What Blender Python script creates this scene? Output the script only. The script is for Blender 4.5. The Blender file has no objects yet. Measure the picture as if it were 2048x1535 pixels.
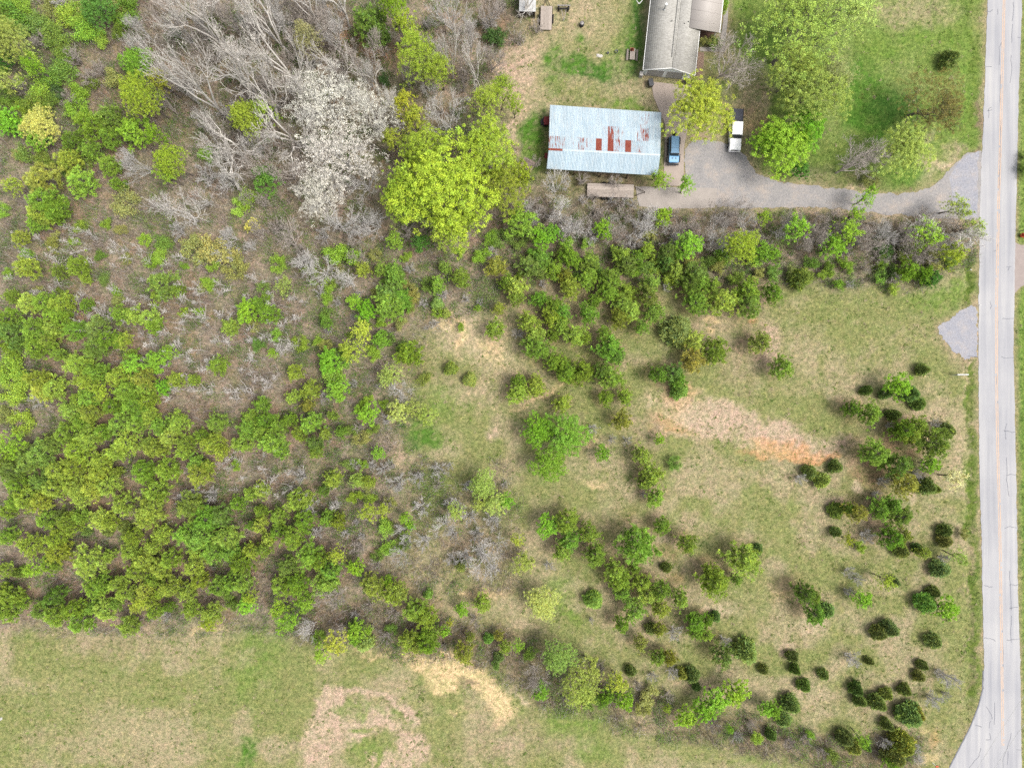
import bpy, bmesh, math, random
import numpy as np
from mathutils import Vector, Matrix

# ------------------------------------------------------------------ camera, sky, sun, exposure
SC = bpy.context.scene
COL = SC.collection
CAMH = 108.0            # camera height above the ground (m)
PPM = 12.8              # photograph pixels per metre on the ground
CX, CY = 1024.0, 767.5  # photograph centre = point straight below the camera

cam_d = bpy.data.cameras.new("camera"); cam = bpy.data.objects.new("camera", cam_d); COL.objects.link(cam)
cam.location = (0, 0, CAMH); cam.rotation_euler = (0, 0, 0)
cam_d.sensor_width = 36.0; cam_d.lens = 18.0 * CAMH / 80.0
cam_d.clip_start = 0.5; cam_d.clip_end = 6000.0
SC.camera = cam

SUN_AZ, SUN_EL = math.radians(104), math.radians(62)     # azimuth clockwise from picture-up
world = bpy.data.worlds.new("World"); SC.world = world; world.use_nodes = True
nt = world.node_tree; nt.nodes.clear()
sky = nt.nodes.new("ShaderNodeTexSky"); sky.sky_type = 'NISHITA'; sky.sun_disc = False
sky.sun_elevation = SUN_EL; sky.sun_rotation = SUN_AZ
sky.air_density = 1.0; sky.dust_density = 4.0; sky.ozone_density = 1.0
hs = nt.nodes.new("ShaderNodeHueSaturation"); hs.inputs["Saturation"].default_value = 0.28
bg = nt.nodes.new("ShaderNodeBackground"); bg.inputs["Strength"].default_value = 0.115
wo = nt.nodes.new("ShaderNodeOutputWorld")
nt.links.new(sky.outputs[0], hs.inputs["Color"]); nt.links.new(hs.outputs[0], bg.inputs["Color"]); nt.links.new(bg.outputs[0], wo.inputs["Surface"])

sun_d = bpy.data.lights.new("sun", 'SUN'); sun_d.energy = 1.6; sun_d.angle = math.radians(20); sun_d.color = (1.0, 0.95, 0.87)
sun = bpy.data.objects.new("sun", sun_d); COL.objects.link(sun); sun.location = (50, -10, 90)
sdir = Vector((math.sin(SUN_AZ) * math.cos(SUN_EL), math.cos(SUN_AZ) * math.cos(SUN_EL), math.sin(SUN_EL)))
sun.rotation_euler = sdir.to_track_quat('Z', 'Y').to_euler()

vs = SC.view_settings
vs.view_transform = 'Standard'; vs.look = 'None'; vs.exposure = 1.2; vs.gamma = 1.0; vs.use_curve_mapping = False
SC.cycles.use_denoising = False
SC.cycles.max_bounces = 6; SC.cycles.diffuse_bounces = 2; SC.cycles.transmission_bounces = 2
SC.cycles.transparent_max_bounces = 4; SC.cycles.caustics_reflective = False; SC.cycles.caustics_refractive = False

KEXP = 2.1             # what the light and exposure make of a flat surface's albedo
rng = np.random.default_rng(7)
random.seed(7)

# ------------------------------------------------------------------ helpers
def W(px, py, z=0.0):
    f = (CAMH - z) / CAMH / PPM
    return np.array([(px - CX) * f, (CY - py) * f, z])

def lin(c):
    c = np.asarray(c, float) / 255.0
    return np.where(c <= 0.04045, c / 12.92, ((c + 0.055) / 1.055) ** 2.4)

def alb(r, g, b, boost=1.0):
    return tuple(np.clip(lin((r, g, b)) / KEXP * boost, 0.0, 0.85))

def hash2(ix, iy, seed):
    n = (ix.astype(np.int64) * 374761393 + iy.astype(np.int64) * 668265263 + seed * 1442695041) & 0x7fffffff
    n = ((n ^ (n >> 13)) * 1274126177) & 0x7fffffff
    n = ((n ^ (n >> 16)) * 60493) & 0x7fffffff
    return (n & 0xffff) / 65535.0

def vnoise(x, y, seed=0):
    ix, iy = np.floor(x), np.floor(y)
    fx, fy = x - ix, y - iy
    fx = fx * fx * (3 - 2 * fx); fy = fy * fy * (3 - 2 * fy)
    a, b = hash2(ix, iy, seed), hash2(ix + 1, iy, seed)
    c, d = hash2(ix, iy + 1, seed), hash2(ix + 1, iy + 1, seed)
    return (a * (1 - fx) + b * fx) * (1 - fy) + (c * (1 - fx) + d * fx) * fy

def fbm(x, y, seed=0, octv=4):
    s = np.zeros_like(x); a = 0.5; t = 0
    for o in range(octv):
        s = s + a * vnoise(x, y, seed + o * 17); t += a
        x = x * 2.03 + 11.3; y = y * 2.03 + 5.7; a *= 0.55
    return s / t

def sstep(a, b, x):
    t = np.clip((x - a) / (b - a), 0, 1)
    return t * t * (3 - 2 * t)

def in_poly(px, py, poly):
    inside = np.zeros(px.shape, bool); n = len(poly)
    for i in range(n):
        x1, y1 = poly[i]; x2, y2 = poly[(i + 1) % n]
        if y1 == y2: continue
        c = ((y1 > py) != (y2 > py)) & (px < (x2 - x1) * (py - y1) / (y2 - y1) + x1)
        inside ^= c
    return inside

def poly_dist(px, py, poly):
    """signed distance (px) to a polygon: negative inside"""
    d = np.full(px.shape, 1e9)
    n = len(poly)
    for i in range(n):
        x1, y1 = poly[i]; x2, y2 = poly[(i + 1) % n]
        vx, vy = x2 - x1, y2 - y1; L = vx * vx + vy * vy + 1e-9
        t = np.clip(((px - x1) * vx + (py - y1) * vy) / L, 0, 1)
        d = np.minimum(d, np.hypot(px - x1 - t * vx, py - y1 - t * vy))
    return np.where(in_poly(px, py, poly), -d, d)

class MB:
    """collects vertices, faces and vertex colours, builds one mesh"""
    def __init__(s): s.v = []; s.f = []; s.c = []; s.n = 0
    def add(s, v, f, c=None):
        v = np.asarray(v, float).reshape(-1, 3); f = np.asarray(f, np.int64)
        s.v.append(v); s.f.append(f + s.n); s.n += len(v)
        if c is None: c = np.ones((len(v), 3))
        c = np.asarray(c, float)
        if c.ndim == 1: c = np.tile(c, (len(v), 1))
        s.c.append(c); return s
    def mesh(s, name, mat=None, smooth=False, color=True):
        V = np.concatenate(s.v); me = bpy.data.meshes.new(name)
        me.vertices.add(len(V)); me.vertices.foreach_set("co", V.astype(np.float32).ravel())
        loops = np.concatenate([f.ravel() for f in s.f]); tot = np.concatenate([np.full(len(f), f.shape[1]) for f in s.f])
        start = np.concatenate([[0], np.cumsum(tot)[:-1]])
        me.loops.add(len(loops)); me.loops.foreach_set("vertex_index", loops.astype(np.int32))
        me.polygons.add(len(tot)); me.polygons.foreach_set("loop_start", start.astype(np.int32)); me.polygons.foreach_set("loop_total", tot.astype(np.int32))
        if smooth: me.polygons.foreach_set("use_smooth", np.ones(len(tot), bool))
        if color:
            C = np.concatenate(s.c); at = me.color_attributes.new("Col", 'FLOAT_COLOR', 'POINT')
            at.data.foreach_set("color", np.hstack([C, np.ones((len(C), 1))]).astype(np.float32).ravel())
        me.update(calc_edges=True); me.validate()
        if mat: me.materials.append(mat)
        return me

BOXF = np.array([[0, 3, 2, 1], [4, 5, 6, 7], [0, 1, 5, 4], [1, 2, 6, 5], [2, 3, 7, 6], [3, 0, 4, 7]])
def box_v(c, s, taper=(1, 1), shift=(0, 0)):
    x, y, z = np.array(s) / 2
    tx, ty = taper
    v = np.array([[-x, -y, -z], [x, -y, -z], [x, y, -z], [-x, y, -z],
                  [-x * tx + shift[0], -y * ty + shift[1], z], [x * tx + shift[0], -y * ty + shift[1], z], [x * tx + shift[0], y * ty + shift[1], z], [-x * tx + shift[0], y * ty + shift[1], z]])
    return v + np.array(c)

def tubes(P0, P1, R0, R1, n=3, caps=False):
    P0 = np.asarray(P0, float).reshape(-1, 3); P1 = np.asarray(P1, float).reshape(-1, 3)
    R0 = np.broadcast_to(np.asarray(R0, float), (len(P0),)); R1 = np.broadcast_to(np.asarray(R1, float), (len(P0),))
    d = P1 - P0; d = d / (np.linalg.norm(d, axis=1, keepdims=True) + 1e-9)
    ref = np.where(np.abs(d[:, 2:3]) > 0.9, np.array([[1.0, 0, 0]]), np.array([[0, 0, 1.0]]))
    a = np.cross(d, ref); a /= np.linalg.norm(a, axis=1, keepdims=True) + 1e-9
    b = np.cross(d, a)
    th = np.arange(n) * 2 * np.pi / n
    ring = a[:, None, :] * np.cos(th)[None, :, None] + b[:, None, :] * np.sin(th)[None, :, None]
    v = np.stack([P0[:, None] + ring * R0[:, None, None], P1[:, None] + ring * R1[:, None, None]], 1)
    S = len(P0); base = (np.arange(S) * 2 * n)[:, None]
    k = np.arange(n); k2 = (k + 1) % n
    f = np.stack([base + k, base + k2, base + n + k2, base + n + k], -1).reshape(-1, 4)
    return v.reshape(-1, 3), f

def disc_cyl(c, r0, r1, h, n=16, axis='z'):
    th = np.arange(n) * 2 * np.pi / n
    lo = np.stack([np.cos(th) * r0, np.sin(th) * r0, np.zeros(n)], 1); hi = np.stack([np.cos(th) * r1, np.sin(th) * r1, np.full(n, h)], 1)
    v = np.vstack([lo, hi, [[0, 0, 0]], [[0, 0, h]]])
    if axis == 'x': v = v[:, [2, 0, 1]]
    if axis == 'y': v = v[:, [0, 2, 1]] * np.array([1, 1, -1])
    v = v + np.array(c)
    k = np.arange(n); k2 = (k + 1) % n
    q = np.stack([k, k2, n + k2, n + k], 1)
    t = np.vstack([np.stack([k2, k, np.full(n, 2 * n)], 1), np.stack([n + k, n + k2, np.full(n, 2 * n + 1)], 1)])
    return v, q, t

def link(name, data, parent=None, loc=None, kind=None, label=None, cat=None, group=None):
    o = bpy.data.objects.new(name, data); COL.objects.link(o)
    if parent is not None: o.parent = parent
    if loc is not None: o.location = loc
    if kind: o["kind"] = kind
    if label: o["label"] = label
    if cat: o["category"] = cat
    if group: o["group"] = group
    return o

def empty(name, loc, label, cat, group=None, rz=0.0):
    o = link(name, None, None, loc, None, label, cat, group); o.empty_display_size = 0.3
    o.rotation_euler = (0, 0, rz); return o

def box(name, c, s, mat, parent=None, bev=0.0, taper=(1, 1), shift=(0, 0), seg=2, rot=None):
    v = box_v((0, 0, 0), s, taper, shift)
    bm = bmesh.new(); vs_ = [bm.verts.new(p) for p in v]
    for f in BOXF: bm.faces.new([vs_[i] for i in f])
    if bev > 0: bmesh.ops.bevel(bm, geom=bm.edges[:], offset=bev, segments=seg, affect='EDGES', profile=0.5)
    if rot is not None: bmesh.ops.rotate(bm, verts=bm.verts[:], cent=(0, 0, 0), matrix=rot)
    bmesh.ops.translate(bm, verts=bm.verts[:], vec=c)
    me = bpy.data.meshes.new(name); bm.to_mesh(me); bm.free(); me.materials.append(mat)
    return link(name, me, parent)

def cyl(name, c, r0, r1, h, mat, parent=None, n=16, axis='z', smooth=True):
    v, q, t = disc_cyl(c, r0, r1, h, n, axis); m = MB(); m.add(v, q); m.f.append(t)
    me = m.mesh(name, mat, False, False); return link(name, me, parent)

def sheet(name, poly, z, mat, label, cat, jitter=0.0, step=0.5, seed=1, kind="structure", thick=0.0):
    """a flat ground-level sheet from a pixel outline, with an irregular edge"""
    pts = []; n = len(poly)
    for i in range(n):
        a, b = W(*poly[i]), W(*poly[(i + 1) % n]); L = np.linalg.norm(b - a); k = max(1, int(L / step))
        for j in range(k): pts.append(a + (b - a) * j / k)
    pts = np.array(pts)
    if jitter:
        nx = fbm(pts[:, 0] * 0.9, pts[:, 1] * 0.9, seed) - 0.5; ny = fbm(pts[:, 0] * 0.9, pts[:, 1] * 0.9, seed + 50) - 0.5
        r2 = np.random.default_rng(seed); pts[:, 0] += nx * jitter * 3 + r2.normal(0, jitter * .25, len(pts)); pts[:, 1] += ny * jitter * 3 + r2.normal(0, jitter * .25, len(pts))
    bm = bmesh.new(); vv = [bm.verts.new((p[0], p[1], z)) for p in pts]; f = bm.faces.new(vv)
    if f.normal.z < 0: f.normal_flip()
    bm.normal_update()
    if f.normal.z < 0: bmesh.ops.reverse_faces(bm, faces=[f])
    if thick:
        r = bmesh.ops.extrude_face_region(bm, geom=[f]); top = [g for g in r['geom'] if isinstance(g, bmesh.types.BMVert)]
        bmesh.ops.translate(bm, verts=top, vec=(0, 0, thick)); bmesh.ops.recalc_face_normals(bm, faces=bm.faces[:])
    bmesh.ops.triangulate(bm, faces=bm.faces[:])
    me = bpy.data.meshes.new(name); bm.to_mesh(me); bm.free(); me.materials.append(mat)
    return link(name, me, None, None, kind, label, cat)

# ------------------------------------------------------------------ materials
def new_mat(name, rough=0.8, spec=0.2, metal=0.0):
    m = bpy.data.materials.new(name); m.use_nodes = True; n = m.node_tree.nodes; p = n["Principled BSDF"]
    p.inputs["Roughness"].default_value = rough; p.inputs["Specular IOR Level"].default_value = spec; p.inputs["Metallic"].default_value = metal
    return m, m.node_tree, p

def N(t, ty, **kw):
    n = t.nodes.new(ty)
    for k, v in kw.items(): setattr(n, k, v)
    return n

def mixc(t, fac, a, b, mode='MIX'):
    n = t.nodes.new("ShaderNodeMix"); n.data_type = 'RGBA'; n.blend_type = mode
    for i, v in ((0, fac), (6, a), (7, b)):
        if hasattr(v, "is_output"): t.links.new(v, n.inputs[i])
        elif i == 0: n.inputs[0].default_value = v
        else: n.inputs[i].default_value = (*v[:3], 1)
    return n.outputs[2]

def noise(t, scale, detail=4, rough=0.6, coord=None, dist=0.0):
    n = t.nodes.new("ShaderNodeTexNoise"); n.inputs["Scale"].default_value = scale; n.inputs["Detail"].default_value = detail
    n.inputs["Roughness"].default_value = rough; n.inputs["Distortion"].default_value = dist
    if coord is None:
        tc = t.nodes.new("ShaderNodeTexCoord"); coord = tc.outputs["Object"]
    t.links.new(coord, n.inputs["Vector"]); return n.outputs["Fac"]

def ramp(t, fac, stops):
    n = t.nodes.new("ShaderNodeValToRGB"); e = n.color_ramp.elements
    while len(e) < len(stops): e.new(0.5)
    for i, (p, c) in enumerate(stops):
        e[i].position = p; e[i].color = (*c, 1) if len(c) == 3 else c
    t.links.new(fac, n.inputs[0]); return n.outputs[0]

def bump(t, p, h, strength=0.4, dist=0.05):
    b = t.nodes.new("ShaderNodeBump"); b.inputs["Strength"].default_value = strength; b.inputs["Distance"].default_value = dist
    t.links.new(h, b.inputs["Height"]); t.links.new(b.outputs[0], p.inputs["Normal"])

def plain(name, rgb, rough=0.7, spec=0.25, metal=0.0, var=0.18, scale=3.0, bmp=0.1):
    m, t, p = new_mat(name, rough, spec, metal)
    f = noise(t, scale, 6, 0.65)
    c = ramp(t, f, [(0.25, tuple(np.array(rgb) * (1 - var))), (0.75, tuple(np.minimum(np.array(rgb) * (1 + var), 0.9)))])
    t.links.new(c, p.inputs["Base Color"])
    if bmp: bump(t, p, noise(t, scale * 8, 4, 0.6), bmp, 0.02)
    return m

def foliage(name, rough=0.55, trans=0.28):
    m, t, p = new_mat(name, rough, 0.12)
    oi = t.nodes.new("ShaderNodeObjectInfo"); at = N(t, "ShaderNodeAttribute", attribute_name="Col")
    c = mixc(t, 1.0, oi.outputs["Color"], at.outputs["Color"], 'MULTIPLY')
    t.links.new(c, p.inputs["Base Color"])
    tr = t.nodes.new("ShaderNodeBsdfTranslucent"); t.links.new(c, tr.inputs["Color"])
    mx = t.nodes.new("ShaderNodeMixShader"); mx.inputs[0].default_value = trans
    out = t.nodes["Material Output"]
    t.links.new(p.outputs[0], mx.inputs[1]); t.links.new(tr.outputs[0], mx.inputs[2]); t.links.new(mx.outputs[0], out.inputs["Surface"])
    return m

def vcol_mat(name, rough=0.85, trans=0.0):
    m, t, p = new_mat(name, rough, 0.1)
    at = N(t, "ShaderNodeAttribute", attribute_name="Col"); t.links.new(at.outputs["Color"], p.inputs["Base Color"])
    return m

M_LEAF = foliage("leaf", .55, .2); M_NEEDLE = foliage("needle", 0.6, 0.06); M_PETAL = foliage("petal", 0.7, 0.3)
def bark_mat(name, a, b):
    m, t, p = new_mat(name, 0.9, 0.1)
    oi = t.nodes.new("ShaderNodeObjectInfo")
    c = ramp(t, noise(t, 3.0, 6, 0.7), [(0.3, a), (0.7, b)])
    c = mixc(t, 1.0, c, oi.outputs["Color"], 'MULTIPLY')
    t.links.new(c, p.inputs["Base Color"]); bump(t, p, noise(t, 20, 4), 0.4, 0.03); return m
M_BARKG = bark_mat("bark_pale_grey", alb(216, 210, 204), alb(248, 245, 240))
M_BARKB = bark_mat("bark_brown", alb(124, 114, 106), alb(176, 166, 156))
# ------------------------------------------------------------------ outlines (photograph pixels on the ground plane)
ROAD_L = [(1990, -400), (1980, -120), (1975, 0), (1968, 200), (1960, 400), (1957, 600), (1957, 770), (1958, 900), (1963, 1100), (1965, 1200), (1968, 1330), (1966, 1375), (1957, 1412), (1940, 1455), (1898, 1535), (1840, 1640), (1700, 1880)]
ROAD_R = [(1900, 2100), (2010, 1800), (2046, 1640), (2043, 1535), (2041, 1350), (2036, 1200), (2033, 1000), (2030, 850), (2027, 700), (2030, 500), (2033, 380), (2037, 200), (2044, 0), (2049, -120), (2060, -400)]
ROAD = ROAD_L + ROAD_R
DRIVE = [(1368, 300), (1385, 282), (1420, 278), (1455, 290), (1490, 310), (1510, 345), (1560, 366), (1640, 374), (1720, 384), (1800, 389), (1858, 377), (1892, 350), (1918, 318), (1935, 306), (1963.5, 303), (1960, 442), (1920, 440), (1860, 436), (1780, 428), (1680, 418), (1600, 414), (1500, 416), (1436, 412), (1372, 376)]
SLAB = [(1302, 164), (1384, 172), (1374, 262), (1367.5, 300), (1367, 372), (1327, 372), (1330, 250), (1308, 196)]
PAD = [(1270, 373), (1434, 376), (1430, 415), (1340, 418), (1279, 413)]
GRAVEL = [(1875, 652), (1890, 640), (1908, 632), (1924, 618), (1944, 610), (1953.5, 620), (1954, 716), (1925, 714), (1910, 706), (1893, 686), (1880, 668)]
EASTDRIVE = [(2027, 482), (2040, 490), (2060, 490), (2110, 480), (2110, 560), (2060, 566), (2040, 574), (2026, 590)]
PATH1 = [(1448, 0), (1449, -60), (1458, -60), (1457, 0), (1455, 45), (1448, 104), (1400, 103), (1400, 95), (1438, 94), (1446, 45)]
BRICKWALK = [(1396, 104), (1408, 106), (1404, 165), (1391, 165)]
HOUSE_FP = [(1290, 170), (1382, 176), (1400, -120), (1300, -120)]
SHED_FP = [(1104, 224), (1316, 238), (1308, 346), (1100, 334)]

# ------------------------------------------------------------------ what the ground looks like: soil, grass and litter zones, plus shade painted in beside house and shed
C_ = dict(field=(168, 164, 122), olive=(154, 158, 106), green=(130, 158, 78), lush=(100, 142, 60), deep=(84, 124, 58), straw=(188, 174, 146), tan=(204, 184, 160),
          pink=(214, 188, 172), pale=(224, 202, 180), orange=(230, 180, 140), cream=(240, 213, 172), wood=(176, 161, 148), woodg=(146, 144, 108), litter=(176, 144, 124),
          brown=(148, 132, 114), dust=(190, 168, 150), verge=(120, 142, 68), dark=(112, 104, 82))
C_ = {k: np.array(alb(*v)) for k, v in C_.items()}
# polygons: (outline, colour, strength, edge softness px)
ZPOLY = [
    ([(-400, -400), (1060, -400), (1060, 60), (985, 120), (1000, 240), (1040, 330), (1090, 380), (1290, 412), (1960, 442), (1945, 520), (1830, 575), (1560, 560), (1100, 560), (880, 640), (760, 700), (790, 860), (800, 1020), (790, 1130), (700, 1260), (600, 1260), (-400, 1238)], 'wood', 0.95, 40),
    ([(-400, 380), (300, 380), (560, 520), (740, 560), (860, 600), (780, 900), (640, 960), (330, 760), (-400, 600)], 'wood', 0.5, 60),
    ([(560, 1190), (700, 1190), (860, 1225), (1000, 1260), (1100, 1290), (1250, 1380), (1400, 1420), (1560, 1445), (1700, 1480), (1840, 1470), (1830, 1600), (1560, 1520), (1330, 1465), (1080, 1405), (980, 1330), (800, 1300), (560, 1262)], 'brown', 0.75, 25),
    ([(1050, -200), (1300, -200), (1300, 215), (1100, 215), (1060, 120)], 'straw', 0.85, 30),
    ([(1480, -300), (1965, -300), (1960, 300), (1880, 375), (1700, 375), (1520, 340), (1470, 180)], 'green', 0.75, 30),
    ([(2030, -400), (2600, -400), (2600, 2000), (2050, 1800), (2040, 900)], 'green', 0.95, 6),
    ([(1240, 415), (1960, 440), (1950, 500), (1600, 520), (1300, 500)], 'dust', 0.4, 30),
    ([(760, 1020), (1020, 1030), (1040, 1180), (860, 1180), (790, 1120)], 'dust', 0.35, 40),
]
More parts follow.
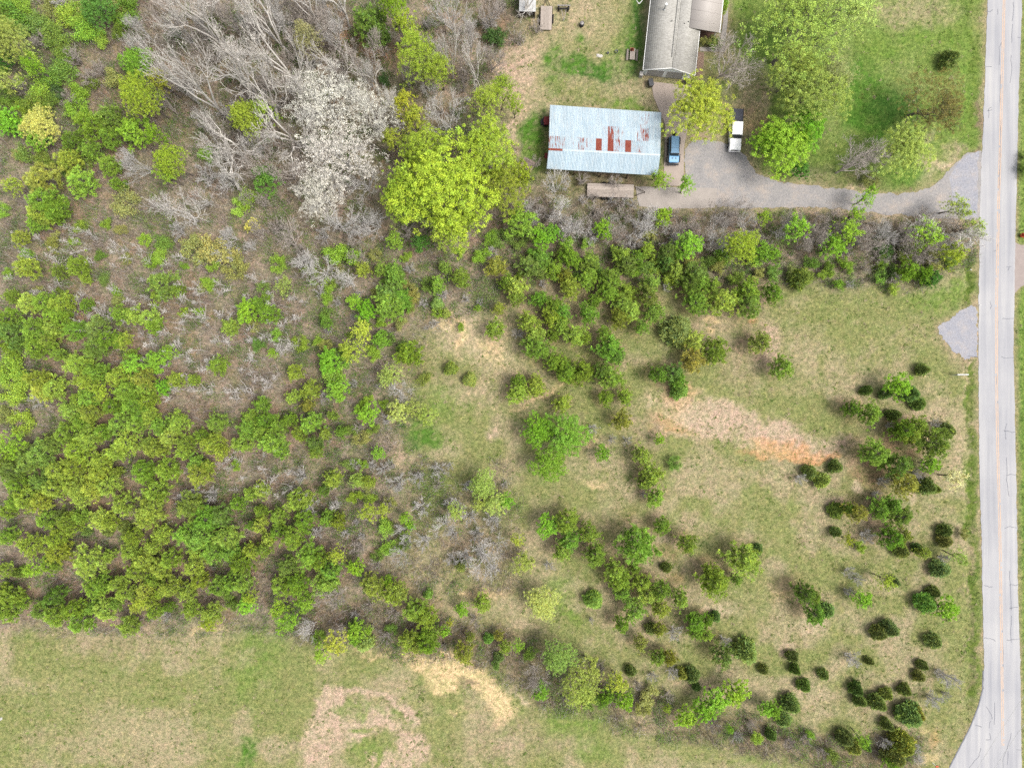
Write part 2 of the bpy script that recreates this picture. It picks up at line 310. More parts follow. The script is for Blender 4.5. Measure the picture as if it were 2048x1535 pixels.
# blobs: (px, py, rx, ry, degrees, colour, strength)
ZBLOB = [
    (250, 200, 130, 110, 0, 'litter', .35), (90, 60, 140, 80, 0, 'woodg', .6), (60, 230, 120, 120, 0, 'woodg', .35),
    (740, 110, 60, 22, 15, 'orange', .55), (700, 75, 22, 12, 10, 'orange', .9), (712, 122, 12, 16, 0, 'orange', .8), (745, 100, 20, 10, 0, 'orange', .8), (870, 80, 90, 60, 0, 'pink', .5), (830, 200, 60, 60, 0, 'tan', .45), (930, 160, 50, 60, 0, 'pink', .35),
    (1022, 130, 48, 62, 5, 'pink', .95), (1030, 165, 30, 40, 0, 'pink', .9), (1038, 250, 30, 70, 10, 'pink', .8), (1070, 210, 40, 40, 0, 'tan', .6), (985, 60, 40, 60, 0, 'litter', .4),
    (1200, 90, 90, 60, 0, 'olive', .6), (1915, 665, 52, 62, 0, 'dust', .6), (1105, 115, 22, 34, 20, 'lush', .85), (1170, 140, 55, 24, 15, 'deep', .8), (1150, 130, 30, 20, 0, 'lush', .7), (1210, 135, 30, 18, 0, 'lush', .5), (1120, 160, 22, 16, 0, 'lush', .5), (1100, 180, 14, 30, 20, 'lush', .6),
    (1275, 50, 26, 110, 4, 'deep', .85), (1255, 95, 40, 50, 10, 'lush', .5), (1230, 40, 40, 60, 0, 'olive', .6), (1160, 190, 90, 24, 4, 'olive', .7), (1260, 210, 60, 16, 5, 'green', .8), (1180, 40, 60, 40, 0, 'tan', .5), (1160, 75, 10, 8, 0, 'lush', .8),  # first blob: lusher grass left of the house, with its wall shade painted in
    (1072, 275, 22, 60, 4, 'lush', .8), (1062, 320, 30, 40, 0, 'green', .5), (1200, 356, 110, 16, 4, 'brown', .8), (1325, 290, 8, 60, 0, 'deep', .8), (1150, 370, 60, 18, 0, 'dark', .5),  # strips left and right of the shed: its shade painted as darker green
    (1500, 200, 40, 70, 20, 'tan', .75), (1500, 240, 40, 30, 0, 'orange', .25), (1520, 180, 30, 60, 20, 'straw', .6), (1540, 100, 40, 80, 0, 'lush', .45), (1490, 60, 30, 70, 0, 'green', .7), (1470, 130, 30, 30, 0, 'straw', .4),
    (1740, 225, 55, 60, 0, 'lush', .95), (1720, 160, 40, 50, 0, 'lush', .7), (1790, 215, 50, 45, 0, 'deep', .7), (1860, 70, 70, 30, 0, 'green', .8), (1770, 95, 60, 30, 0, 'green', .7), (1830, 20, 100, 40, 0, 'straw', .6), (1930, 200, 20, 150, 2, 'green', .7), (1865, 250, 60, 40, 0, 'green', .7),
    (1880, 330, 55, 18, -38, 'pale', .85), (1860, 290, 16, 40, 30, 'tan', .6), (1905, 300, 30, 12, -30, 'tan', .7), (1640, 376, 120, 7, 4, 'pale', .7), (1870, 305, 40, 20, 0, 'green', .45), (1620, 345, 50, 20, 0, 'straw', .5), (1700, 360, 80, 14, 0, 'woodg', .6), (1815, 345, 60, 26, 0, 'lush', .5),
    (1955, 260, 7, 90, 1, 'brown', .7), (1945, 120, 9, 200, 1, 'verge', .6),
    (1700, 426, 160, 8, 3, 'pale', .7), (1870, 446, 60, 10, 5, 'pale', .6), (1385, 340, 14, 50, 0, 'pink', .8), (1400, 300, 30, 30, 0, 'dust', .8),
    # clearing in the middle
    (1750, 620, 170, 60, 0, 'olive', .75), (1880, 590, 70, 50, 0, 'green', .6), (1850, 560, 60, 20, -10, 'tan', .4), (1780, 690, 120, 60, 0, 'olive', .6), (1500, 700, 60, 80, 30, 'dust', .5), (1540, 690, 30, 50, 0, 'pink', .55), (1505, 640, 9, 6, 0, 'orange', 1.0), (1540, 770, 90, 40, 0, 'olive', .5), (1960, 650, 12, 60, 0, 'tan', .7),
    (1370, 815, 75, 38, 10, 'pale', .8), (1360, 800, 40, 26, 0, 'orange', .62), (1345, 850, 50, 20, 10, 'orange', .45), (1370, 868, 60, 10, 12, 'tan', .6), (1460, 850, 90, 32, 18, 'pink', .9), (1540, 885, 70, 26, 8, 'pale', .75), (1555, 890, 70, 22, 12, 'orange', .8), (1615, 914, 55, 10, -4, 'orange', .95), (1430, 835, 100, 22, 16, 'pale', .6), (1530, 912, 60, 9, 5, 'orange', .6), (1480, 830, 60, 20, 20, 'pale', .5), (1300, 860, 40, 30, 20, 'dust', .5),
    (1540, 862, 105, 28, 15, 'pink', 1.0), (1450, 845, 90, 30, 16, 'pink', .8), (1640, 895, 40, 16, 5, 'pink', .7), (1575, 892, 70, 16, 10, 'orange', .7), (1620, 915, 50, 8, -4, 'orange', 1.0), (1700, 880, 30, 14, 0, 'pink', .7), (1840, 830, 60, 20, 10, 'tan', .7), (1920, 870, 10, 60, 0, 'tan', .6), (1800, 900, 50, 20, 15, 'litter', .5), (1740, 940, 50, 40, 0, 'litter', .55), (1710, 975, 12, 16, 0, 'pale', .8), (1665, 1000, 24, 16, 20, 'pink', .7), (1820, 990, 10, 16, 0, 'pale', .7), (1740, 1070, 60, 30, 0, 'dust', .5), (1860, 1040, 50, 50, 0, 'straw', .5),
    (950, 668, 100, 48, 25, 'pale', .5), (900, 645, 45, 16, 10, 'cream', .6), (985, 700, 40, 14, 35, 'cream', .55), (925, 680, 10, 20, 30, 'cream', .6), (1010, 740, 60, 30, 20, 'tan', .5), (1080, 790, 60, 7, -18, 'cream', .8), (1030, 818, 25, 6, -25, 'cream', .6), (1000, 780, 60, 25, 0, 'pink', .4), (980, 864, 16, 16, 0, 'pink', .8), (900, 740, 60, 30, 0, 'olive', .4),
    (860, 875, 45, 30, 10, 'lush', .8), (830, 890, 22, 18, 0, 'deep', .6), (880, 800, 50, 40, 0, 'green', .5), (920, 860, 50, 40, 0, 'olive', .5), (800, 920, 35, 25, 60, 'tan', .6), (790, 900, 26, 30, 0, 'dust', .6), (860, 980, 40, 40, 0, 'green', .45), (985, 1050, 30, 30, 0, 'lush', .5), (1000, 1070, 12, 16, 0, 'deep', .5),
    (960, 1080, 70, 40, 0, 'dust', .5), (820, 1020, 14, 50, -20, 'pink', .6), (850, 1130, 40, 30, 0, 'straw', .6), (880, 1180, 60, 22, 10, 'straw', .7), (960, 1185, 60, 12, 15, 'cream', .55), (900, 1220, 60, 20, 10, 'tan', .5),
    (1190, 970, 20, 9, 20, 'cream', .95), (1180, 940, 60, 40, 20, 'straw', .4), (1190, 1040, 60, 40, 0, 'straw', .5), (1250, 990, 50, 30, 0, 'straw', .5), (1100, 990, 70, 40, 0, 'olive', .4), (1180, 885, 16, 10, -30, 'cream', .8), (1430, 640, 20, 6, 5, 'cream', .85), (1420, 660, 8, 5, 0, 'cream', .7), (1300, 645, 20, 10, -20, 'cream', .4),
    (1400, 1060, 50, 30, 0, 'straw', .4), (1330, 1100, 50, 30, 0, 'litter', .4), (1330, 1085, 30, 12, 15, 'pale', .5), (1380, 1140, 40, 25, 0, 'tan', .5), (1350, 1160, 20, 12, 0, 'orange', .4), (1430, 1210, 30, 14, 0, 'pale', .7), (1370, 1040, 30, 20, 0, 'pink', .4),
    (1580, 1190, 50, 26, 0, 'orange', .3), (1570, 1200, 60, 40, 0, 'straw', .6), (1700, 1240, 50, 20, 0, 'straw', .6), (1620, 1250, 30, 14, 0, 'pale', .4), (1630, 1400, 50, 25, 0, 'tan', .5), (1570, 1290, 20, 20, 0, 'pink', .6), (1780, 1180, 40, 14, 0, 'tan', .5), (1870, 1475, 14, 22, 0, 'orange', .6), (1862, 1520, 16, 10, 0, 'cream', .8), (1850, 1455, 12, 10, 0, 'cream', .7), (1900, 1250, 40, 120, 0, 'olive', .5), (1890, 1440, 50, 40, 0, 'olive', .6),
    (1946, 1000, 12, 260, -1, 'verge', 1.0), (1952, 1260, 15, 170, -2, 'verge', 1.0), (1946, 560, 11, 60, 0, 'verge', 1.1), (1946, 780, 10, 60, 0, 'verge', .9), (1936, 800, 5, 120, 0, 'tan', .5), (1938, 1200, 4, 220, -1, 'dust', .4), (2034, 800, 5, 260, 0, 'verge', .3), (2046, 1000, 6, 400, 0, 'deep', .5),
    (1150, 1240, 90, 30, 20, 'olive', .8), (1140, 1230, 40, 14, 20, 'green', .6), (1220, 1290, 60, 20, 20, 'olive', .6), (1120, 1180, 30, 30, 0, 'green', .5), (1300, 1330, 40, 16, 0, 'straw', .5), (1390, 1370, 60, 20, 10, 'tan', .5),
    # field along the bottom
    (150, 1440, 160, 90, 0, 'field', .5), (300, 1480, 180, 50, 0, 'straw', .5), (40, 1430, 60, 60, 0, 'olive', .8), (520, 1330, 60, 90, 20, 'green', .5), (490, 1500, 24, 40, 15, 'lush', .75), (560, 1400, 60, 70, 0, 'olive', .7), (230, 1290, 120, 30, 0, 'dust', .35), (210, 1245, 30, 10, 0, 'pink', .7), (280, 1250, 40, 9, 0, 'pale', .5), (110, 1245, 30, 12, 0, 'tan', .5), (420, 1256, 60, 6, 3, 'cream', .6),
    (640, 1440, 26, 68, 15, 'pink', 1.12), (670, 1400, 44, 17, -35, 'pink', 1.12), (730, 1385, 66, 12, 8, 'pink', 1.12), (800, 1410, 38, 11, 38, 'pink', 1.12), (825, 1430, 13, 25, -10, 'pink', 1.00), (720, 1430, 66, 17, 12, 'pink', 1.00), (765, 1440, 33, 20, 20, 'pink', 1.12), (790, 1455, 33, 8, 35, 'pink', 1.00), (680, 1450, 44, 37, 0, 'pink', 0.69), (660, 1500, 33, 15, -20, 'pink', 1.12), (700, 1480, 55, 17, -12, 'pink', 0.88), (780, 1520, 66, 15, -10, 'pink', 1.00), (820, 1490, 33, 25, 0, 'pink', 0.88), (640, 1520, 28, 25, 0, 'pink', 1.00), (710, 1415, 50, 10, 5, 'green', .5), (720, 1460, 24, 10, 0, 'green', .6), (790, 1430, 14, 14, 0, 'green', .5), (740, 1500, 50, 12, 5, 'green', .5),
    (880, 1332, 68, 26, 14, 'cream', 1.2), (925, 1325, 36, 18, 10, 'cream', 1.2), (880, 1358, 32, 20, 20, 'cream', 1.1), (962, 1362, 60, 20, 38, 'cream', 1.2), (992, 1400, 40, 19, 50, 'cream', 1.2), (1005, 1428, 20, 22, 40, 'cream', 1.0), (935, 1365, 22, 9, 20, 'brown', .7), (780, 1303, 60, 6, 3, 'cream', .6), (900, 1300, 4, 14, 0, 'cream', .6), (910, 1415, 24, 5, 0, 'cream', .4), (640, 1330, 60, 30, 0, 'olive', .4),
    (1010, 1480, 120, 50, 0, 'dust', .4), (1150, 1440, 50, 30, 0, 'green', .6), (1180, 1500, 40, 30, 0, 'green', .4), (1400, 1500, 120, 25, 8, 'olive', .7), (1290, 1440, 60, 6, 10, 'pale', .6), (1040, 1390, 30, 7, 35, 'pale', .6), (1550, 1520, 80, 20, 5, 'green', .4), (1350, 1470, 8, 8, 0, 'cream', .7), (1060, 1260, 40, 8, 25, 'tan', .6),
]
PINE_SPOTS = []      # filled in from the tree list

HARD = [ROAD, DRIVE, SLAB, PAD, GRAVEL, EASTDRIVE, PATH1, BRICKWALK, HOUSE_FP, SHED_FP]

def ground_col(px, py):
    wx = (fbm(px / 45, py / 45, 3) - .5) * 60 + (fbm(px / 11, py / 11, 9) - .5) * 22
    wy = (fbm(px / 45, py / 45, 23) - .5) * 60 + (fbm(px / 11, py / 11, 29) - .5) * 22
    n1 = fbm(px / 60, py / 60, 41)[:, None]; n2 = fbm(px / 9, py / 9, 47)[:, None]
    a = sstep(.34, .6, n1)
    c = C_['straw'] * (1 - a) + C_['olive'] * a
    b = sstep(.42, .7, n2)
    c = c * (1 - .45 * b) + C_['field'] * .45 * b
    qx, qy = px + wx, py + wy; brk = fbm(px / 6.5, py / 6.5, 131) * .6 + fbm(px / 22, py / 22, 137) * .4
    for poly, k, s, soft in ZPOLY:
        d = poly_dist(px + wx * min(1, soft / 30), py + wy * min(1, soft / 30), poly)
        w = (s * (1 - sstep(-soft, soft, d)))[:, None]
        c = c * (1 - w) + C_[k] * w
    # woodland floor: patches of green ground cover and reddish litter
    wd = 1 - sstep(-40, 30, poly_dist(qx, qy, ZPOLY[0][0]))
    g = (wd * sstep(.5, .72, fbm(px / 30, py / 30, 61)) * .6)[:, None]; c = c * (1 - g) + C_['woodg'] * g
    g = (wd * sstep(.52, .75, fbm(px / 24, py / 24, 71)) * .5)[:, None]; c = c * (1 - g) + C_['litter'] * g
    for x, y, rx, ry, deg, k, s in ZBLOB:
        m = (np.abs(px - x) < rx * 2.4 + ry * 2.4 + 40) & (np.abs(py - y) < rx * 2.4 + ry * 2.4 + 40)
        if not m.any(): continue
        th = math.radians(deg); sc = min(1.0, max(rx, ry) / 40)
        dx, dy = px[m] + wx[m] * sc - x, py[m] + wy[m] * sc - y
        u = (dx * math.cos(th) + dy * math.sin(th)) / rx; v = (-dx * math.sin(th) + dy * math.cos(th)) / ry
        w = (s * (1 - sstep(.45, 1.4, np.hypot(u, v))))
        w = np.clip(w * (.55 + .8 * sstep(.38, .58, brk[m])), 0, 1)[:, None]
        c[m] = c[m] * (1 - w) + C_[k] * w
    for x, y, r, s in PINE_SPOTS:
        m = (np.abs(px - x) < r * 2) & (np.abs(py - y) < r * 2)
        if not m.any(): continue
        w = (s * (1 - sstep(.5, 1.5, np.hypot(px[m] + wx[m] * .4 - x, py[m] + wy[m] * .4 - y) / r)))[:, None]
        c[m] = c[m] * (1 - w) + C_['litter'] * w
    sp = fbm(px / 3.1, py / 3.1, 91, 3)[:, None]
    c = c * (0.78 + 0.44 * sp)
    return c

def hard_dist(px, py):
    d = np.full(px.shape, 1e9)
    for p in HARD: d = np.minimum(d, poly_dist(px, py, p))
    return d

WOODS = [ZPOLY[0][0], ZPOLY[2][0], [(740, 600), (860, 620), (830, 760), (800, 900), (930, 960), (1010, 920), (1050, 1080), (1040, 1180), (860, 1190), (780, 1130)]]

def build_ground():
    def axis(lo, hi, step):
        a = list(np.arange(lo, hi + 1e-6, step)); g = step; x = a[-1]
        while x < 2500: g *= 1.35; x += g; a.append(x)
        g = step; x = lo; pre = []
        while x > -2500: g *= 1.35; x -= g; pre.append(x)
        return np.array(pre[::-1] + a)
    X, Y = axis(-86, 86, .3), axis(-66, 66, .3)
    nx, ny = len(X), len(Y)
    gx, gy = np.meshgrid(X, Y); gx, gy = gx.ravel(), gy.ravel()
    px, py = gx * PPM + CX, CY - gy * PPM
    col = ground_col(px, py)
    hd = hard_dist(px, py)
    e = sstep(4, 30, hd)
    z = e * ((fbm(gx * .55, gy * .55, 5) - .5) * .28 + (fbm(gx * 2.2, gy * 2.2, 15, 3) - .5) * .12)
    # shallow ditches along both road edges
    z -= .35 * np.exp(-((px - (1940 + (py - 770) * .004)) / 9) ** 2) * e * (py > 450) + .4 * np.exp(-((px - 2052) / 9) ** 2) * e
    dust = (np.exp(-np.clip(hd, 0, None) / 6) * .5)[:, None]; col = col * (1 - dust) + C_['dust'] * dust
    m = MB(); i = np.arange(nx * ny).reshape(ny, nx)
    f = np.stack([i[:-1, :-1], i[:-1, 1:], i[1:, 1:], i[1:, :-1]], -1).reshape(-1, 4)
    m.add(np.stack([gx, gy, z], 1), f, col)
    mt, t, p = new_mat("ground", 0.95, 0.05)
    at = N(t, "ShaderNodeAttribute", attribute_name="Col")
    f1 = noise(t, 1.7, 10, 0.78); f2 = noise(t, 7.0, 6, 0.7); f3 = noise(t, 0.5, 6, .7)
    c = mixc(t, 1.0, at.outputs["Color"], ramp(t, f1, [(0.36, (.5, .62, .42)), (.5, (1, 1, 1)), (.64, (1.45, 1.34, 1.24))]), 'MULTIPLY')
    c = mixc(t, 1.0, c, ramp(t, f2, [(0.36, (.5, .54, .46)), (.5, (1, 1, 1)), (.64, (1.5, 1.45, 1.4))]), 'MULTIPLY')
    c = mixc(t, 0.6, c, mixc(t, 1.0, c, ramp(t, f3, [(.35, (.84, 1.0, .76)), (.65, (1.12, 1.02, 1.0))]), 'MULTIPLY'))
    t.links.new(c, p.inputs["Base Color"])
    bump(t, p, noise(t, 5, 8, .75), .7, .12)
    link("ground", m.mesh("ground", mt, True), None, None, "structure", "uneven grassy ground with bare soil and leaf litter", "ground")

def stuff_points(n, seed, x0=-88, x1=88, y0=-67, y1=67):
    r = np.random.default_rng(seed)
    gx, gy = r.uniform(x0, x1, n), r.uniform(y0, y1, n)
    px, py = gx * PPM + CX, CY - gy * PPM
    return r, gx, gy, px, py

def blades(P, D, L, Wd, C):
    """single triangles from P along D, width Wd"""
    n = len(P); s = np.cross(D, np.tile([0.0, 0, 1.0], (n, 1))); s /= np.linalg.norm(s, axis=1, keepdims=True) + 1e-9
    v = np.stack([P - s * Wd[:, None] / 2, P + s * Wd[:, None] / 2, P + D * L[:, None]], 1).reshape(-1, 3)
    f = np.arange(n * 3).reshape(-1, 3)
    return v, f, np.repeat(C, 3, 0)

def build_grass():
    r, gx, gy, px, py = stuff_points(150000, 11)
    hd = hard_dist(px, py); keep = hd > 3
    dens = fbm(px / 14, py / 14, 33); keep &= r.random(len(px)) < .25 + .9 * sstep(.4, .65, dens)
    gx, gy, px, py = gx[keep], gy[keep], px[keep], py[keep]
    col = ground_col(px, py)
    k = 3; n = len(gx)
    P = np.repeat(np.stack([gx, gy, np.full(n, -.04)], 1), k, 0); P[:, :2] += r.normal(0, .07, (n * k, 2))
    th = r.uniform(0, 2 * np.pi, n * k); el = r.uniform(.35, 1.2, n * k)
    D = np.stack([np.cos(th) * np.cos(el), np.sin(th) * np.cos(el), np.sin(el)], 1)
    g = r.random((n, 1)); v = r.uniform(.7, 1.35, (n, 1))
    tint = np.where(g < .45, np.array([[.78, 1.02, .62]]), np.array([[1.12, 1.06, .95]]))
    C = np.repeat(np.clip(col * tint * v, 0, .6), k, 0)
    m = MB(); m.add(*blades(P, D, r.uniform(.12, .34, n * k), r.uniform(.03, .08, n * k), C))
    # larger weed and grass clumps
    r, gx, gy, px, py = stuff_points(26000, 19); hd = hard_dist(px, py)
    keep = (hd > 5) & (fbm(px / 30, py / 30, 143) * .6 + fbm(px / 8, py / 8, 149) * .4 > .5); gx, gy, px, py = gx[keep], gy[keep], px[keep], py[keep]; n = len(gx); k = 9
    P = np.repeat(np.stack([gx, gy, np.full(n, -.03)], 1), k, 0); P[:, :2] += r.normal(0, .09, (n * k, 2)); th = r.uniform(0, 2 * np.pi, n * k); el = r.uniform(.3, 1.2, n * k)
    D = np.stack([np.cos(th) * np.cos(el), np.sin(th) * np.cos(el), np.sin(el)], 1); base = np.array([alb(120, 150, 66), alb(102, 134, 60), alb(150, 166, 84), alb(206, 192, 154), alb(196, 178, 150)]) * 1.25
    C = np.repeat(base[r.choice(5, n, p=[.3, .22, .2, .16, .12])] * r.uniform(.75, 1.2, (n, 1)), k, 0)
    m.add(*blades(P, D, r.uniform(.18, .42, n * k), r.uniform(.05, .1, n * k), C))
    link("grass", m.mesh("grass", vcol_mat("grass_blades")), None, None, "stuff", "short green and straw coloured grass tufts over the open ground", "grass")

def build_undergrowth():
    r, gx, gy, px, py = stuff_points(175000, 13)
    wx = (fbm(px / 40, py / 40, 3) - .5) * 50; wy = (fbm(px / 40, py / 40, 23) - .5) * 50
    d = np.minimum(np.minimum(poly_dist(px + wx, py + wy, WOODS[0]), poly_dist(px + wx, py + wy, WOODS[1])), np.where(r.random(len(px)) < .85, poly_dist(px + wx, py + wy, WOODS[2]), 99))
    keep = (d < 8) & (hard_dist(px, py) > 8)
    gx, gy, px, py = gx[keep], gy[keep], px[keep], py[keep]
    den = fbm(px / 26, py / 26, 83); k2 = r.random(len(px)) < .25 + .85 * sstep(.38, .62, den)
    gx, gy, px, py = gx[k2], gy[k2], px[k2], py[k2]; n = len(gx)
    # dead stems and twigs
    k = 6
    P = np.repeat(np.stack([gx, gy, np.full(n, -.05)], 1), k, 0); P[:, :2] += r.normal(0, .3, (n * k, 2))
    th = r.uniform(0, 2 * np.pi, n * k); el = np.where(r.random(n * k) < .55, r.uniform(1.1, 1.55, n * k), r.uniform(.1, 1.1, n * k))
    D = np.stack([np.cos(th) * np.cos(el), np.sin(th) * np.cos(el), np.sin(el)], 1)
    base = np.array([alb(214, 202, 194), alb(190, 172, 160), alb(156, 138, 126), alb(234, 227, 222), alb(182, 160, 146)])
    C = base[r.integers(0, 5, n * k)] * r.uniform(.75, 1.2, (n * k, 1))
    m = MB(); m.add(*blades(P, D, np.where(el > 1.1, r.uniform(.8, 2.6, n * k), r.uniform(.3, 1.2, n * k)), r.uniform(.025, .055, n * k), C))
    link("undergrowth", m.mesh("undergrowth", vcol_mat("dead_stems")), None, None, "stuff", "tangled dry brown stems covering the woodland floor", "undergrowth")
    # low green leaves, in patches
    gden = fbm(px / 34, py / 34, 61) * .6 + fbm(px / 12, py / 12, 67) * .4
    lush = np.exp(-(((px - 80) / 170) ** 2 + ((py - 90) / 130) ** 2)) * .12 + np.exp(-((py - 545) / 60) ** 2) * .09 * ((px > 560) & (px < 1950)) + np.exp(-(((px - 650) / 90) ** 2 + ((py - 760) / 170) ** 2)) * .1 + np.exp(-(((px - 40) / 60) ** 2 + ((py - 770) / 50) ** 2)) * .2
    k3 = (gden + lush > .535); gx, gy = gx[k3], gy[k3]; gpx, gpy = px[k3], py[k3]; n = len(gx); k = 14
    P = np.repeat(np.stack([gx, gy, np.zeros(n)], 1), k, 0); P[:, :2] += r.normal(0, .26, (n * k, 2)); P[:, 2] = np.abs(r.normal(.25, .3, n * k))
    th = r.uniform(0, 2 * np.pi, n * k); el = r.uniform(-.2, .7, n * k)
    D = np.stack([np.cos(th) * np.cos(el), np.sin(th) * np.cos(el), np.sin(el)], 1)
    base = np.array([alb(134, 168, 76), alb(114, 152, 70), alb(158, 184, 86), alb(98, 138, 64)])
    sel = np.floor(fbm(gpx / 20, gpy / 20, 99) * 7.99).astype(int) % 4
    C = np.repeat(base[sel], k, 0) * r.uniform(.7, 1.35, (n * k, 1))
    m = MB(); m.add(*blades(P, D, r.uniform(.08, .17, n * k), r.uniform(.06, .12, n * k), C))
    link("ground_cover", m.mesh("ground_cover", vcol_mat("low_leaves")), None, None, "stuff", "patches of low green leaves among the dry stems", "ground cover")
# ------------------------------------------------------------------ plant prototypes (each built once, copied with shared mesh data)
def unit(v): return v / (np.linalg.norm(v, axis=-1, keepdims=True) + 1e-9)

def fan(r, C, D, L, Wd, k, spread, col, jit=.15):
    """k blades around each centre C along direction D"""
    n = len(C); P = np.repeat(C, k, 0)
    d = unit(np.repeat(D, k, 0) + r.normal(0, spread, (n * k, 3)))
    l = L * r.uniform(.65, 1.2, n * k); w = Wd * r.uniform(.7, 1.3, n * k)
    side = unit(np.cross(d, r.normal(0, 1, (n * k, 3))))
    v = np.stack([P - side * w[:, None] / 2, P + side * w[:, None] / 2, P + d * l[:, None]], 1).reshape(-1, 3)
    c = np.repeat(col, k, 0) * r.uniform(1 - jit, 1 + jit, (n * k, 1))
    return v, np.arange(n * k * 3).reshape(-1, 3), np.repeat(c, 3, 0)

def rhombs(r, P, size, col, up=.8):
    n = len(P); nrm = unit(r.normal(0, 1, (n, 3)) + np.array([0, 0, up]))
    a = unit(np.cross(nrm, r.normal(0, 1, (n, 3)))); b = np.cross(nrm, a)
    s = size * r.uniform(.6, 1.3, (n, 1))
    v = np.stack([P - a * s, P + b * s * .62, P + a * s, P - b * s * .62], 1).reshape(-1, 3)
    return v, np.arange(n * 4).reshape(-1, 4), np.repeat(col, 4, 0)

def hue(r, n, amp=.16, yel=.1):
    y = r.normal(0, yel, (n, 1))
    return np.clip(r.normal(1, amp, (n, 1)) * np.hstack([1 + y, 1 + y * .3, 1 - y]), .35, 1.8)

def pine_proto(seed, h=7.0, R=2.0):
    r = np.random.default_rng(seed); T = []; seg0 = []; seg1 = []; r0 = []; r1 = []; DD = []; CC = []
    nw = 10; lop = r.uniform(.86, 1.14, 8)
    for i in range(nw):
        t = i / (nw - 1); z = h * (.36 + .6 * t); ln = R * ((1 - t) ** .62 * .95 + .14) * (1 if i > 0 else .85)
        for j in range(6 if i < 7 else 4):
            az = j * 2 * np.pi / 6 + i * .9 + r.normal(0, .25); L = ln * r.uniform(.78, 1.1) * lop[int(az / (2 * np.pi) * 8) % 8]
            d = np.array([np.cos(az), np.sin(az), 0]); p0 = np.array([0, 0, z])
            p1 = p0 + d * L * .55 + np.array([0, 0, .06 * L]); p2 = p0 + d * L + np.array([0, 0, .34 * L + .1])
            seg0 += [p0, p1]; seg1 += [p1, p2]; r0 += [.035, .022]; r1 += [.022, .01]
            m = max(5, int(18 * L / R + 3)); cl = r.uniform(.4, 1.0, max(1, m // 4)); co = r.normal(0, .2 * (L / R + .35), (len(cl), 3)); cb = r.normal(0, .16, len(cl))
            for q in range(m):
                w = q % len(cl); s = cl[w]; pp = (p0 + (p1 - p0) * s / .55) if s < .55 else (p1 + (p2 - p1) * (s - .55) / .45)
                off = co[w] + r.normal(0, .12, 3); off[2] = abs(off[2]) * .8
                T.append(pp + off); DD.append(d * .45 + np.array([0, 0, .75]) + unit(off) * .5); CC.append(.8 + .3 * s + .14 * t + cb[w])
    for q in range(7): T.append(np.array([r.normal(0, .08), r.normal(0, .08), h * (.95 + .05 * q / 6)])); DD.append(np.array([0, 0, 1.0])); CC.append(1.15)
    T, DD, CC = np.array(T), unit(np.array(DD)), np.array(CC)
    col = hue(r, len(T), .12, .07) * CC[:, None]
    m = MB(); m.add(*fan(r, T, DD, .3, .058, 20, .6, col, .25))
    tr = MB(); tr.add(*tubes([[0, 0, -.3], [0, 0, h * .5]], [[0, 0, h * .5], [0, 0, h * .97]], [.12, .08], [.08, .015], 6)); tr.add(*tubes(seg0, seg1, r0, r1, 3))
    return m.mesh("pine_crown", M_NEEDLE), tr.mesh("pine_trunk", M_BARKB, False, False), R, h

def cedar_proto(seed, h=3.0, R=1.2):
    r = np.random.default_rng(seed); n = 1500
    t = r.random(n) ** 1.15; az = r.uniform(0, 2 * np.pi, n)
    lob = 1 + .17 * np.sin(az * 3 + seed * 1.7) + .13 * np.sin(az * 5 + t * 9 + seed * 2) + .12 * np.sin(az * 11 + t * 23 + seed)
    prof = np.where(t < .22, .75 + .25 * t / .22, (1 - (t - .22) / .78) ** .72)
    rad = R * prof * lob * np.sqrt(r.uniform(.45, 1.0, n)); z = h * (.06 + .9 * t)
    P = np.stack([np.cos(az) * rad, np.sin(az) * rad, z], 1)
    D = unit(np.stack([np.cos(az), np.sin(az), np.full(n, .75)], 1))
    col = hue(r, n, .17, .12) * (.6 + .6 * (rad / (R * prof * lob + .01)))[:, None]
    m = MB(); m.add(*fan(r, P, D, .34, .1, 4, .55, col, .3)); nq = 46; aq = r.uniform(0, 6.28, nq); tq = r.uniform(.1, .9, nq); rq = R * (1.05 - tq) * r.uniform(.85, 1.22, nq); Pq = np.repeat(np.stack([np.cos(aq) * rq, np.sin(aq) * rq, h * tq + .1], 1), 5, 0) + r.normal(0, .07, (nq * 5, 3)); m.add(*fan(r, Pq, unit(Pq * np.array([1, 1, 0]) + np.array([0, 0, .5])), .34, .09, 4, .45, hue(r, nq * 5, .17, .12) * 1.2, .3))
    tr = MB(); tr.add(*tubes([[0, 0, -.2]], [[0, 0, h * .93]], [.09], [.015], 6))
    a2 = r.uniform(0, 2 * np.pi, 40); z2 = r.uniform(.1, .8, 40) * h; l2 = R * .75 * (1 - z2 / h) + .1
    tr.add(*tubes(np.stack([0 * a2, 0 * a2, z2], 1), np.stack([np.cos(a2) * l2, np.sin(a2) * l2, z2 + l2 * .4], 1), .02, .008, 3))
    return m.mesh("cedar_crown", M_NEEDLE), tr.mesh("cedar_trunk", M_BARKB, False, False), R, h

